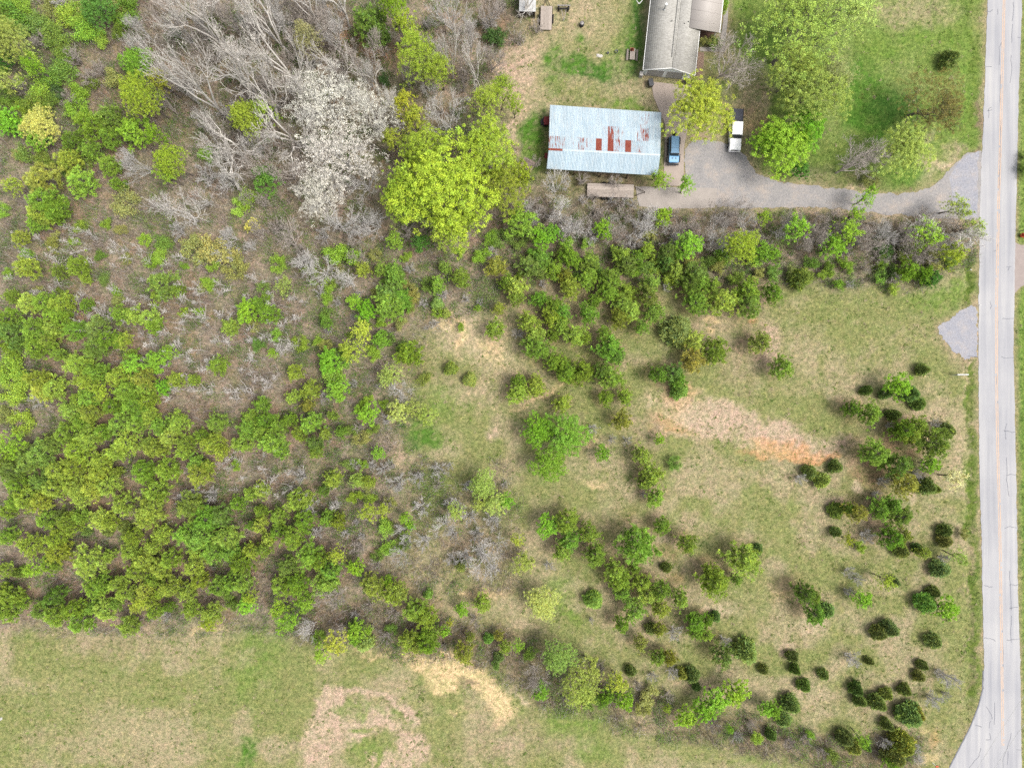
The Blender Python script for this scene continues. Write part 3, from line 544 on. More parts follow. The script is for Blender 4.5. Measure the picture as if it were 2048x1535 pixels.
def skeleton(r, h, R, trunk_f=.35, levels=4, nb=(6, 4, 4, 3), r_base=.16, up=.55, wig=.18, lean=.0, dec=.42):
    """recursive branches: returns segments and the twig tips"""
    S0, S1, A, B = [], [], [], []; tips = []
    def path(p, d, L, ra, rb, k):
        pts = [p]
        for i in range(k):
            d = unit(d + r.normal(0, wig, 3) + np.array([0, 0, .05])); q = pts[-1] + d * L / k
            S0.append(pts[-1]); S1.append(q); A.append(ra + (rb - ra) * i / k); B.append(ra + (rb - ra) * (i + 1) / k); pts.append(q)
        return pts, d
    pts, d = path(np.array([0, 0, -.3]), np.array([r.normal(0, lean), r.normal(0, lean), 1.0]), h * trunk_f + .3, r_base, r_base * .75, 3)
    cur = [(pts[-1], d, r_base * .72, 0)]
    L1 = math.hypot(h * (1 - trunk_f), R) * .52
    for lv in range(levels):
        nxt = []
        for p, d, ra, _ in cur:
            n = nb[lv]; a0 = r.uniform(0, 2 * np.pi)
            for j in range(n):
                az = a0 + j * 2 * np.pi / n + r.normal(0, .35)
                s = np.array([np.cos(az), np.sin(az), 0.0])
                spread = (.75 if lv == 0 else .62) * r.uniform(.5, 1.25)
                nd = unit(unit(d) * (1 if j else 1.3) + s * spread * (R / (h * .45)) ** .5 + np.array([0, 0, up * (.6 if lv == 0 else .22)]))
                L = L1 * (.62 ** lv) * r.uniform(.65, 1.15); rb = ra * (dec if j else dec + .14)
                pp, ed = path(p, nd, L, ra * (.62 if lv else .7), rb * .7, 3 if lv < 2 else 2)
                for q in pp[1:]: nxt.append((q, ed, max(rb * .8, .008), lv)) if (q is pp[-1] or (lv > 0 and r.random() < .55)) else None
        tips = [(p, d) for p, d, _, _ in nxt]; cur = nxt
        if len(cur) > 420: cur = [cur[i] for i in r.permutation(len(cur))[:420]]
    S0, S1, A, B = map(np.array, (S0, S1, A, B))
    pt = np.array([p for p, _ in tips]); rr = np.percentile(np.hypot(pt[:, 0], pt[:, 1]), 93); sc = R / rr; zs = h / np.percentile(pt[:, 2], 98)
    k = np.array([sc, sc, zs])
    return S0 * k, S1 * k, A, B, pt * k, np.array([d for _, d in tips])

def bare_proto(seed, h, R, mat, trunk_f=.35, r_base=.17, minr=.012, **kw):
    r = np.random.default_rng(seed)
    S0, S1, A, B, tips, td = skeleton(r, h, R, trunk_f, r_base=r_base, **kw)
    A, B = np.maximum(A, minr), np.maximum(B, minr * .6)
    big = A > .05
    limb = MB()
    if big.any(): limb.add(*tubes(S0[big], S1[big], A[big], B[big], 6))
    tw = MB(); tw.add(*tubes(S0[~big], S1[~big], A[~big], B[~big], 3))
    # last fine twigs
    n = len(tips); k = 2; d = unit(np.repeat(td, k, 0) + r.normal(0, .5, (n * k, 3)) + np.array([0, 0, .15]))
    P = np.repeat(tips, k, 0); L = r.uniform(.12, .32, n * k) * R / 3.0 + .1
    tw.add(*tubes(P, P + d * L[:, None], minr * .75, minr * .3, 3))
    return tw.mesh("bare_crown", mat, False, False), (limb.mesh("bare_trunk", mat, False, False) if limb.v else None), R, h

def brush_proto(seed, h=2.6, R=1.6, mat=None, stems=15, leafy=0):
    r = np.random.default_rng(seed); S0, S1, A, B = [], [], [], []; tips = []
    for i in range(stems):
        az = i * 2.399 + r.normal(0, .3); out = R * r.uniform(.35, 1.0); top = np.array([np.cos(az) * out, np.sin(az) * out, h * r.uniform(.65, 1.0) * (1.15 - .35 * out / R)])
        p = np.array([np.cos(az) * .12, np.sin(az) * .12, -.15]); mid = p + (top - p) * .5 + np.array([0, 0, .18 * h]) + r.normal(0, .08, 3) * R
        pts = [p, p + (mid - p) * .6 + r.normal(0, .04, 3), mid, mid + (top - mid) * .55 + r.normal(0, .06, 3) * R, top]; rad = [.05, .042, .033, .024, .013]
        for k in range(4): S0.append(pts[k]); S1.append(pts[k + 1]); A.append(rad[k]); B.append(rad[k + 1])
        for q in range(12):
            s = r.uniform(.3, 1) * 4; k = min(3, int(s)); b = pts[k] + (pts[k + 1] - pts[k]) * (s - k)
            d = unit(unit(top - p) * .7 + r.normal(0, .55, 3) + np.array([0, 0, .25])); L = R * r.uniform(.18, .5) * (1.15 - s / 6)
            e = b + d * L; S0.append(b); S1.append(e); A.append(.019); B.append(.01); tips.append(e)
            for w in range(2):
                bb = b + (e - b) * r.uniform(.3, .9); ee = bb + unit(d + r.normal(0, .6, 3)) * L * .55; S0.append(bb); S1.append(ee); A.append(.013); B.append(.007); tips.append(ee)
    m = MB(); m.add(*tubes(S0, S1, A, B, 3))
    return m, np.array(tips), r

def leafy_proto(seed, h, R, n_leaf, leaf, clusters, dense, trunk_f=.3, flat=.75, mat=None, skel=None, petal=False, minr=.014):
    """limbs plus leaves gathered in clusters through the crown's volume"""
    r = np.random.default_rng(seed)
    kw = skel or dict(levels=3, nb=(6, 4, 4))
    S0, S1, A, B, tips, td = skeleton(r, h, R, trunk_f, r_base=.045 * h ** .75, **kw)
    tr = MB(); A, B = np.maximum(A, minr), np.maximum(B, minr * .6); big = A > .06
    if big.any(): tr.add(*tubes(S0[big], S1[big], A[big], B[big], 6))
    tr.add(*tubes(S0[~big], S1[~big], A[~big], B[~big], 3))
    # cluster centres: twig tips plus points filling the dome
    nf = int(clusters * dense); az = r.uniform(0, 2 * np.pi, nf); u = r.uniform(-.25, 1, nf); rad = R * np.sqrt(r.uniform(.0, 1, nf)) * np.sqrt(np.clip(1 - np.clip(u, 0, 1) ** 2 * .9, 0, 1))
    ph = r.uniform(0, 6.28, 3); rad = rad * (1 + .16 * np.sin(az * 3 + ph[0]) + .12 * np.sin(az * 5 + ph[1]) + .08 * np.sin(az * 9 + ph[2]))
    zc = h * (1 - flat * .5); dome = np.stack([np.cos(az) * rad, np.sin(az) * rad, zc + u * h * flat * .5], 1)
    nt_ = max(4, clusters - nf); tp = tips[r.integers(0, len(tips), nt_)]
    Cc = np.vstack([dome, tp]); nc = len(Cc)
    k = max(1, n_leaf // nc); cs = R * .8 / nc ** .36
    w = r.uniform(.55, 1.4, nc)
    P = np.repeat(Cc, k, 0) + unit(r.normal(0, 1, (nc * k, 3))) * (cs * np.repeat(w, k) * r.random(nc * k) ** .6)[:, None] * np.array([1, 1, .7])
    P[:, 2] = np.maximum(P[:, 2], .08)
    cc = hue(r, nc, .12, .01 if petal else .05); col = np.repeat(cc, k, 0) * hue(r, nc * k, .14, .01 if petal else .04)
    m = MB(); m.add(*rhombs(r, P, leaf, col))
    return m.mesh("leafy_crown", mat or M_LEAF), tr.mesh("leafy_trunk", M_BARKB if not petal else M_BARKG, False, False), R, h

PROTO = {}
PROTO['pine'] = [pine_proto(100 + i, 7.0, 2.0) for i in range(7)]
PROTO['cedar'] = [cedar_proto(200 + i, 3.0 + .5 * (i % 3), 1.2) for i in range(9)]
PROTO['tree_s'] = [leafy_proto(300 + i, 4.6, 1.9, 9000, .07, 200, .95, .25, .8, skel=dict(levels=3, nb=(5, 4, 3))) for i in range(5)]
PROTO['tree_l'] = [leafy_proto(320 + i, 9, 4.4, 30000, .082, 600, .95, .3, .72) for i in range(3)]
PROTO['lime_s'] = [leafy_proto(340 + i, 5.2, 2.0, 5200, .064, 190, .55, .3, .75, skel=dict(levels=3, nb=(5, 4, 4))) for i in range(4)]
PROTO['lime_l'] = [leafy_proto(360 + i, 11, 5.0, 42000, .072, 950, .75, .3, .66, skel=dict(levels=4, nb=(6, 4, 3, 2))) for i in range(3)]
PROTO['thin_l'] = [leafy_proto(380 + i, 11, 5.0, 23000, .064, 900, .5, .3, .66, skel=dict(levels=4, nb=(6, 4, 4, 2))) for i in range(3)]
PROTO['white'] = [leafy_proto(400 + i, 11, 5.0, 17000, .056, 1100, .5, .28, .66, mat=M_PETAL, petal=True, skel=dict(levels=4, nb=(6, 4, 4, 3)), minr=.02) for i in range(2)]
PROTO['bare_l'] = [bare_proto(420 + i, 19, 4.6, M_BARKG, .22, .3, .026, levels=4, nb=(5, 3, 2, 2), up=.62, wig=.3, dec=.58) for i in range(5)]
PROTO['bare_m'] = [bare_proto(440 + i, 7, 3.2, M_BARKG, .12, .15, .021, levels=4, nb=(9, 3, 2, 2), up=.35, wig=.2, dec=.55) for i in range(4)]
PROTO['brush'] = []
for i in range(6):
    m_, tips_, r_ = brush_proto(460 + i); PROTO['brush'].append((m_.mesh("brush_crown", M_BARKG, False, False), None, 1.6, 2.6))
PROTO['shrub'] = []
for i in range(5):
    m_, tips_, r_ = brush_proto(480 + i, 1.9, 1.5, stems=9)
    k_ = 11; P_ = np.repeat(tips_, k_, 0) + r_.normal(0, .17, (len(tips_) * k_, 3)); P_[:, 2] = np.abs(P_[:, 2])
    lm_ = MB(); lm_.add(*rhombs(r_, P_, .068, hue(r_, len(P_), .2, .1)))
    PROTO['shrub'].append((lm_.mesh("shrub_crown", M_LEAF), m_.mesh("shrub_stems", M_BARKB, False, False), 1.5, 1.9))
PROTO['sapling'] = []
for i in range(5):
    r_ = np.random.default_rng(520 + i); hh = 4.2; S0, S1, A, B = [], [], [], []
    p = np.array([0, 0, -.2]); d = np.array([0, 0, 1.0]); pts = [p]
    for k in range(6):
        d = unit(d + r_.normal(0, .08, 3)); q = pts[-1] + d * (hh + .2) / 6; S0.append(pts[-1]); S1.append(q); A.append(.056 - .006 * k); B.append(.05 - .006 * k); pts.append(q)
    for k in range(26):
        s = r_.uniform(1.6, 5.9); a = int(s); b = pts[a] + (pts[a + 1] - pts[a]) * (s - a); az = r_.uniform(0, 6.28)
        dd = unit(np.array([np.cos(az), np.sin(az), .9 + r_.normal(0, .2)])); L = (6.4 - s) * .26 * r_.uniform(.6, 1.2)
        e = b + dd * L; S0.append(b); S1.append(e); A.append(.022); B.append(.01)
        for w in range(2): bb = b + (e - b) * r_.uniform(.3, .9); S0.append(bb); S1.append(bb + unit(dd + r_.normal(0, .4, 3)) * L * .5); A.append(.015); B.append(.007)
    m_ = MB(); m_.add(*tubes(S0, S1, A, B, 3)); PROTO['sapling'].append((m_.mesh("sapling", M_BARKG, False, False), None, 1.0, hh))

# ------------------------------------------------------------------ the plants one by one
# tile origin (in 512 x 384 tiles), then: kind x y radius tint, in quarter pixels of the photograph inside that tile
PLANTS = """
@0 0
P 720 990 150 m;P 880 950 130 d;P 870 1100 110 m;P 570 1130 110 d;P 540 1270 120 b;P 720 1200 90 m;P 870 1320 110 m;P 340 1430 170 o;P 640 1450 130 b;P 930 1470 60 b
D 800 90 130 k;D 1110 520 130 g;D 100 990 110 b;D 320 1120 90 g;D 1090 1070 110 g;D 40 470 70 k
L 1290 650 90 y;L 1140 770 160 l;L 1260 1085 75 b;L 1380 1290 120 l;L 90 320 150 p;L 60 640 110 p;L 270 530 60 b;L 1980 960 130 l;L 120 1500 60 l;L 1330 1400 70 l
Y 340 1010 140 y;S 120 150 120 g;S 280 230 100 g;S 540 130 90 b;S 440 640 90 g;S 470 740 60 d;S 320 850 100 g;S 180 900 70 b;S 190 1240 70 g;S 360 1270 80 g;S 1020 100 110 g;S 1660 1240 60 b;S 1400 300 60 d;S 60 30 70 b
N 1110 1290 150 w;G 600 470 90 n;G 720 620 90 n;G 560 800 80 n;G 330 330 90 n;G 800 560 80 n;G 160 690 70 n;G 480 20 80 w
@1 0
L 1110 60 120 b;L 1210 200 100 l;P 910 190 140 d;P 1000 260 80 d;T 1300 500 190 l;T 1470 560 120 l;T 1240 370 110 l;T 1200 870 110 y;L 1110 1110 85 y;T 1290 990 110 y;T 1850 830 140 l;T 1960 730 120 l;L 80 920 100 l;D 90 1440 110 k
N 1530 920 170 w;N 1560 130 150 w;N 1740 480 120 n;S 1920 320 90 d;N 1640 290 100 n;N 200 200 170 w;T 420 330 130 t;N 620 290 110 w;N 640 600 70 n;N 900 630 80 w;N 180 720 170 n;N 880 1450 140 w;N 250 1380 140 n;N 1860 120 110 n;G 1960 60 70 n;N 380 100 120 n;S 450 1150 60 d;N 1180 300 90 n;G 1650 700 60 n;S 1030 640 50 d
@2 0
N 1730 500 200 n;L 1200 1440 80 b;L 1400 1490 80 b;N 350 1490 110 w;G 820 1450 80 n;G 180 1310 70 n;L 50 1400 110 l;L 20 830 70 l;G 560 1440 70 n;S 1690 70 40 b;S 1690 30 45 b;S 1630 350 50 g;S 1590 340 45 t;S 1540 330 40 t;G 200 220 60 n;G 60 320 70 n
@3 0
C 1450 480 70 k;N 680 1290 210 n;D 250 1365 65 k;S 2066 1350 60 g;S 2062 1250 45 g;S 820 1440 60 t
@0 1
P 360 80 150 m;P 320 170 120 b;P 430 130 120 m;P 290 240 90 m;P 160 360 75 b;P 200 600 110 b;P 470 640 80 d;P 620 590 110 m;P 680 690 50 b;P 1300 730 140 d;P 1420 790 70 m;P 1260 820 70 b;P 90 830 70 m;P 230 890 100 b;P 360 890 110 m;P 480 900 110 b;P 480 980 120 m;P 60 1010 120 m;P 690 900 70 m;P 960 970 90 m;P 1080 990 100 b;P 1190 1010 100 b;P 1230 1060 80 m;P 100 1130 130 d;P 280 1100 130 m;P 420 1090 100 b;P 600 1110 120 m;P 780 1090 130 d;P 870 1180 110 m;P 970 1190 80 b;P 300 1230 130 m;P 380 1190 80 b;P 760 1240 130 d;P 460 1300 70 m;P 1050 1310 70 m;P 630 1370 130 b;P 760 1440 110 m;L 1080 1400 100 b;D 1270 1350 90 g;L 1370 1280 60 b;P 1740 1390 90 m;P 1840 1080 80 b;D 1990 950 90 b;P 930 1480 110 b;P 1150 1490 110 o;P 700 1500 130 b;P 300 1500 120 b;P 1400 1500 80 b;P 1550 1500 60 b;P 60 1200 110 m
S 120 1400 130 b;S 60 1460 90 b;S 1320 410 70 g;S 1300 510 60 b;S 1000 90 100 t;S 860 260 45 b;S 640 280 50 b;S 600 400 45 b;S 1740 460 130 t;S 1590 450 110 t;S 2000 60 90 b;S 1930 110 80 b;Y 2020 270 55 p;S 1900 620 90 t;S 1680 730 60 b;S 1480 960 40 b;S 940 800 45 b;S 440 420 60 t
@1 1
N 260 390 150 n;N 430 540 110 w;N 750 720 110 w;N 640 230 170 w;N 960 240 140 w;G 1680 350 60 n;G 1230 620 60 w;G 1340 890 50 w;G 1680 860 45 w;G 1500 820 60 w;G 1790 880 35 w;G 1890 480 60 w;G 1430 1050 50 w;G 1600 330 70 n;G 1200 330 80 n
P 850 620 60 b;P 1000 620 60 m;P 1110 650 80 m;P 1070 810 100 d;P 1070 910 110 m;P 1150 870 90 m;D 880 950 80 b;D 790 880 60 b;P 1640 690 80 m;P 1450 740 60 b;P 1920 600 80 o;P 2010 720 60 m;P 1510 600 50 m;P 1910 1100 80 b;S 1640 1080 35 b;S 1770 930 35 b;P 1940 930 50 b;P 1220 1300 100 m;P 310 1440 80 b;P 560 1040 70 m;P 80 970 110 m;P 30 900 80 m;S 570 830 70 b;L 220 760 70 p;S 360 1220 60 b;S 500 1190 45 b;S 170 1140 50 b;L 130 1290 45 b;D 1000 1180 70 g;D 600 1350 100 b;S 640 1460 110 b;C 1560 1410 55 o;C 1710 1500 55 o;C 1520 970 40 o;C 1450 890 50 o;S 1350 1490 60 g
T 840 1110 100 y;L 780 1270 100 y;T 1100 1450 90 p;T 1030 1480 75 p;S 690 500 130 b;D 1110 390 70 g;S 190 580 70 b;S 440 620 70 g;D 1320 410 70 k;S 1200 520 45 b;S 950 500 45 t;S 1640 480 40 b;S 1800 510 70 b;S 1880 370 60 b;S 700 1340 90 g;S 70 760 50 g;S 1000 1050 45 b;S 470 730 30 b
@2 1
P 140 590 90 d;P 230 540 80 m;P 330 620 70 m;P 240 640 60 d;P 460 510 80 m;P 620 550 70 m;P 610 690 80 b;P 470 760 80 b;P 420 660 60 o;P 880 510 70 m;P 930 570 80 d;P 1000 540 70 m;P 40 770 80 b;P 40 850 60 m;P 220 850 70 m;P 340 900 70 m;P 330 1000 80 b;P 400 960 70 m;P 400 1060 70 m;P 140 1030 80 b;P 190 1140 80 b;P 200 1240 110 m;P 330 1140 50 m;P 510 1150 80 b;P 590 1170 50 b;P 660 870 60 m;P 610 970 80 m;P 740 1130 65 b;P 790 700 90 m;P 780 790 80 m;P 920 800 70 m;P 890 890 80 m;P 960 940 80 b;P 860 1010 70 o;P 1110 740 80 m;P 1090 830 90 d;P 1140 970 80 m;P 1040 1080 60 b;P 1250 470 80 d;P 1310 620 70 b;P 1240 560 60 d;P 1470 640 90 d;P 1430 720 90 d;P 1510 730 80 b;P 1600 750 70 m;P 1480 880 100 m;P 1680 870 110 b;P 1880 790 100 m;P 1900 900 110 d;P 1460 1190 80 b;P 1640 1270 95 m;P 1450 1350 90 o;P 1990 1200 90 d;P 340 1350 70 m;P 400 1390 60 m;P 440 1450 80 m;P 580 1430 80 b;P 520 1470 70 m;P 790 1250 100 m;P 830 1310 70 d;P 720 1430 80 d;P 800 1490 80 m;P 1170 1460 70 m;P 1290 1450 80 d;P 1330 1500 60 m;P 190 1510 50 b;P 50 1510 60 m
C 1320 1115 118 k;D 1410 430 110 b;D 1200 200 75 b;D 730 300 70 b;L 1830 430 140 l;D 1990 480 80 g;L 2010 210 60 b;D 1080 470 60 g;D 80 230 120 g;D 240 370 90 b;D 330 330 70 g;S 430 410 60 b;S 1130 600 60 b
N 1060 290 140 w;N 440 300 100 w;N 530 270 80 w;N 130 130 110 w;N 400 120 110 w;G 600 350 70 n;N 830 320 90 n;G 1290 340 70 w;G 1230 770 50 w;N 1650 160 120 n;N 1560 380 90 n;N 1820 150 90 n;G 900 180 90 n;G 700 180 80 n;G 240 740 50 w;G 50 1130 60 w;G 1950 300 60 n;G 1750 250 70 n;G 1450 280 70 n;S 1100 350 50 t;S 1700 520 60 b;S 1650 600 60 t
@3 1
P 40 800 80 m;P 120 1400 80 m;C 250 690 85 o;L 240 300 110 b;L 610 310 110 b;L 680 190 70 b;D 510 440 100 b;D 1130 620 70 g;D 1310 690 60 k;D 1240 660 70 g;L 1450 520 110 l;D 30 500 70 g;S 590 560 45 b;S 440 660 50 b;S 560 740 45 b;S 1000 770 50 b;S 1100 480 60 t
C 1235 1420 50 k;L 1190 440 60 b;T 1250 320 110 b;T 1500 120 90 p;T 1650 280 75 p;L 780 50 75 b;N 900 330 110 w;N 1080 380 110 n;N 1300 450 120 n;N 150 220 110 n;N 380 330 90 n;N 520 180 90 n;N 760 400 100 n;N 1400 250 140 n;G 900 520 80 n;G 620 480 70 n;G 1000 690 60 n;G 1250 200 90 n;G 650 740 50 w;S 920 480 70 d;S 950 640 60 d;G 780 600 60 n
@0 2
P 430 40 120 b;P 330 50 100 b;P 700 120 110 b;P 560 200 110 b;P 640 120 90 m;L 850 80 80 l;P 1000 60 110 m;P 1180 140 90 b;P 1060 170 110 m;P 900 180 90 m;D 1320 20 60 b;P 1160 30 90 b;P 720 230 100 m;P 950 300 110 b;P 650 310 100 m;P 1130 250 100 m;P 1200 250 90 b;P 1080 330 90 b;P 1430 300 100 b;P 1270 340 90 m;P 1730 310 90 m;P 1350 420 90 b;P 720 420 120 b;P 830 380 90 m;P 520 400 100 m;P 1000 470 110 b;P 930 540 90 b;P 1240 520 110 b;P 1180 480 80 b;P 1490 480 100 m;P 1460 540 80 b;P 1680 470 110 b;P 1770 540 80 b;P 1620 410 80 m;P 1930 480 100 b;P 1980 360 110 m;P 2000 260 80 m;P 620 530 120 b;P 320 560 130 d;P 240 600 120 d;P 400 480 100 d;P 80 700 120 d;P 60 620 100 d;P 800 610 100 b;P 1140 680 110 m;P 1330 680 120 b;P 1160 740 90 m;P 1590 720 120 b;P 1560 640 90 m;P 1650 660 70 b;P 600 660 110 b;P 450 690 100 b;P 330 770 120 d;P 130 800 100 m;P 780 730 110 b;P 930 700 60 b;P 620 840 110 b;P 740 830 100 b;P 870 820 110 b;P 430 840 100 b;P 220 920 130 b;P 330 940 100 b;P 120 940 80 b;P 60 1020 80 m;P 560 800 80 b;P 650 920 80 b;P 980 960 100 b;P 1240 860 120 m;P 1200 1000 130 b;P 1160 1080 100 b;P 800 1080 110 b;P 880 1100 80 b;P 560 1110 120 m;P 640 1060 90 m;P 360 1090 80 m;P 450 1240 100 b;P 240 1290 110 b;P 470 1350 110 b;P 1060 1220 90 m;P 1040 1340 100 m;P 1220 1290 90 b;P 700 1420 150 b;P 870 1370 60 b;P 60 1220 90 m;P 1290 1190 90 b;P 1520 980 130 d;P 1650 1080 140 m;P 1770 1050 120 d;P 1480 1200 110 m;P 1600 1230 120 m;P 1810 1230 130 b;P 1560 1330 80 b;P 1700 1340 110 m;P 1840 1350 100 m;P 1900 960 80 m;P 1360 1410 100 m;P 1150 1420 100 b;P 1280 1480 100 b;P 1550 1470 100 b;P 1920 1440 100 m;L 280 1460 80 b;P 400 1440 90 m;P 30 1480 70 b;P 2010 1330 80 b;P 2020 1130 70 m;P 1080 1500 90 b;P 2000 880 70 b
C 870 1170 45 k;C 1000 1140 55 k;C 480 1040 45 k;C 700 1180 35 k;C 170 1500 50 k;L 100 480 110 b;S 130 60 120 b;S 200 300 90 b;S 60 250 70 t;S 1900 640 45 b;G 320 130 80 w;G 180 200 70 n;G 1700 880 80 w;G 1560 880 80 w;G 1450 920 60 w
@1 2
P 300 100 70 b;P 430 40 85 b;P 410 170 65 o;P 610 250 55 b;P 680 380 55 m;P 50 160 80 m;P 270 280 70 m;P 440 310 100 m;P 170 330 90 m;P 80 290 90 m;P 340 400 80 b;P 550 400 60 b;P 470 480 90 d;P 480 540 70 m;P 130 480 120 b;P 30 380 80 m;P 200 540 70 m;P 610 760 85 b;P 540 850 70 d;P 820 770 80 b;P 900 780 50 b;P 40 850 80 b;P 320 940 110 m;P 400 910 70 b;P 380 1090 110 m;P 180 1060 80 b;P 40 1020 70 m;P 30 1130 80 b;P 560 1080 80 m;P 660 1100 80 m;P 290 1230 120 m;P 170 1170 80 m;P 60 1330 80 m;P 430 1380 120 m;P 250 1450 100 d;P 520 1420 90 m;P 600 1500 100 m;P 100 1240 70 b;L 660 1350 70 l
D 890 230 80 b;S 830 190 50 b;L 1200 1080 55 b;D 1240 1130 40 b;D 660 40 90 g;D 980 550 50 g;S 860 640 45 b;D 2000 930 60 b;C 1640 1450 50 o;D 800 1460 70 b;T 1140 220 90 p;T 1270 190 80 p;T 1370 250 80 p;L 1820 790 115 p;T 1920 960 100 p;T 1800 930 80 p;T 1610 1010 80 p;S 1040 1140 70 b;L 900 1030 80 l;L 1010 1010 60 l;S 920 910 50 b;S 1200 1200 40 b
G 370 730 75 w;G 800 640 55 w;G 930 650 55 w;G 540 100 60 w;G 640 960 60 w;G 490 1180 60 w;N 1140 60 90 w;G 1050 280 60 w;G 1200 1260 60 w;N 1150 1380 80 w;N 1900 1300 110 w;N 1820 1400 130 w;N 1500 1130 100 w;G 1990 800 40 w;G 820 340 60 n;G 720 1190 50 w;G 820 1300 80 n;G 960 1440 60 n;G 1050 950 60 n;G 1550 650 45 w;G 1080 640 50 w;G 1450 800 60 n
@2 2
P 50 70 80 b;P 200 40 70 b;P 405 150 70 b;P 750 110 60 m;P 905 95 65 b;C 1335 50 68 g;P 885 290 75 o;D 720 550 68 g;P 1040 570 75 b;P 1120 730 85 b;P 1070 780 65 d;P 1150 910 75 b;P 1200 1140 70 m;P 1405 1280 75 m;P 440 1100 90 m;P 470 1250 90 m;P 400 1340 70 b;P 610 1190 75 m;P 670 1370 90 m;P 1000 1290 150 m;P 1860 1400 120 b;P 980 1470 50 m;P 830 1500 90 b;P 1600 1510 70 b;D 1180 440 40 g
D 220 370 125 b;D 440 400 150 g;D 300 630 130 g;D 280 1130 90 b;C 1235 1465 45 k;C 1960 1320 45 k;L 50 1240 60 y;T 80 1430 90 p;G 640 350 55 w;G 800 440 45 w;G 920 450 50 w;G 290 1450 60 w;G 1050 880 35 w;S 1290 630 55 g
@3 2
C 785 50 45 k;C 940 75 50 k;C 1140 80 65 k;C 1200 155 55 k;C 1000 245 55 k;C 1425 370 65 k;C 330 700 60 k;C 425 765 65 o;C 540 660 55 k;C 1270 820 70 k;C 1340 840 35 o;C 545 1010 60 k;C 540 1180 40 k;C 1410 1170 55 k;C 1410 1250 55 k;C 1060 1330 55 k;C 1190 1310 40 k;C 1375 1475 70 k
P 820 240 95 m;P 670 190 60 m;P 1130 400 80 b;P 1090 370 90 m;P 1200 340 80 m;P 1330 470 120 d;P 860 550 110 m;P 920 610 60 m;P 1040 640 100 d;P 1100 790 100 o;P 720 1030 80 o;P 650 1000 50 m;P 900 1000 90 m;P 1060 1050 100 d;P 1000 980 70 m;P 1000 1230 90 m;P 1090 1210 60 o;P 1250 1350 55 b;L 620 1240 55 y
D 1290 640 70 b;S 730 1300 45 b;D 1040 15 95 b;T 1490 750 90 w;T 1510 1370 65 p;G 920 770 70 w;G 860 880 50 w;G 250 750 60 w;G 970 330 40 w;G 1190 710 60 w;G 790 1210 80 w;G 1330 310 50 w;G 1400 1390 55 w;G 650 1500 60 w;S 1560 1200 40 t
@0 3
P 80 170 110 m;P 60 270 120 m;P 180 220 60 b;P 20 100 60 b;P 430 170 110 d;P 330 280 100 d;P 450 320 110 m;P 600 260 100 m;L 530 290 45 l;P 640 380 100 m;P 740 250 80 m;P 830 270 110 b;P 920 220 70 m;P 1030 400 95 m;P 760 100 110 m;P 820 60 90 m;P 1000 130 90 b;P 940 60 80 b;L 1140 200 70 l;P 1160 110 90 b;P 1080 250 60 b;P 1220 200 70 b;P 1350 90 100 b;L 1290 120 50 l;P 1240 290 80 m;P 1350 250 60 m;P 1520 270 80 m;P 1500 130 90 b;P 1750 90 110 m;P 1680 300 110 b;P 1850 60 100 m;L 1690 370 75 l;D 1980 230 70 b;L 2010 160 60 l;P 1230 30 80 m;P 1600 40 90 b;P 1940 60 100 m;S 1850 210 70 g;G 1330 320 60 w
@1 3
P 180 70 90 b;P 320 60 110 m;P 560 60 130 m;P 270 100 90 b;P 930 90 90 o;P 1080 150 80 b;P 1150 130 70 o;P 1270 280 90 m;P 1350 340 85 b;P 1220 520 75 b;P 1370 540 100 m;P 1290 560 70 o;P 1400 470 60 m;P 1660 620 75 o;P 1810 225 70 b;P 1990 575 45 b;C 1940 650 45 k;D 1650 265 50 b;P 1710 490 40 o;C 1860 500 40 g;P 1940 480 40 o;L 1560 370 38 l;D 1515 440 40 b;C 1375 145 40 g;S 1920 710 40 g
L 200 240 80 b;L 240 360 100 b;D 810 430 80 g;D 800 490 55 g;D 390 200 80 g;L 540 620 85 l;L 900 420 38 b;C 870 530 70 o;S 500 480 55 b;D 1060 40 50 b;T 650 520 90 y;N 620 200 130 n;N 440 420 100 w;G 790 310 50 w;G 900 240 60 n;N 690 430 90 n;G 1100 300 70 n;G 1050 480 70 n;S 1090 420 50 g;G 1750 350 60 n;G 1500 560 50 n
@2 3
Y 250 200 130 y;L 380 640 130 p;L 600 740 110 p;L 540 890 140 p;L 830 850 90 y;D 900 990 75 b;D 230 920 60 g;D 760 960 60 g;D 1790 920 95 b;D 1630 980 100 b;D 1540 1060 90 b;D 1390 1120 78 b;L 50 550 50 b;D 2030 1060 60 b
P 860 40 80 b;P 890 140 60 m;P 980 270 90 m;P 1040 60 70 b;P 1090 150 80 b;P 1190 120 80 m;P 1190 270 70 b;P 1350 180 65 b;C 650 190 75 g;P 880 390 65 m;P 1030 540 60 o;C 1110 420 45 k;P 1180 430 55 o;P 1470 380 80 m;P 1560 360 50 m;P 1470 460 50 m;P 1555 470 50 b;P 1170 660 60 b;P 1260 660 60 o;P 1620 60 110 m;P 1680 60 60 b;P 1800 30 50 m;P 1690 650 90 d;C 1870 600 100 o;L 1240 1060 38 l;L 1730 1220 38 b
C 1625 325 45 k;C 950 760 45 k;C 1440 790 60 k;C 1360 780 50 o;C 1475 885 35 k;C 2010 745 40 k;G 1300 460 80 w;G 1120 800 50 w;G 1700 520 60 w;G 630 350 35 w;G 1280 770 60 w;G 1800 1280 60 w;N 180 780 110 n;G 700 720 60 n;S 1080 950 80 t;G 1250 960 60 n;S 1050 1060 60 t;G 1000 870 50 n;G 1600 1180 70 n;S 700 1000 60 g;G 1900 1180 60 n;S 140 620 60 g;S 1950 1280 60 b;G 460 990 50 n;S 620 1010 60 g
@3 3
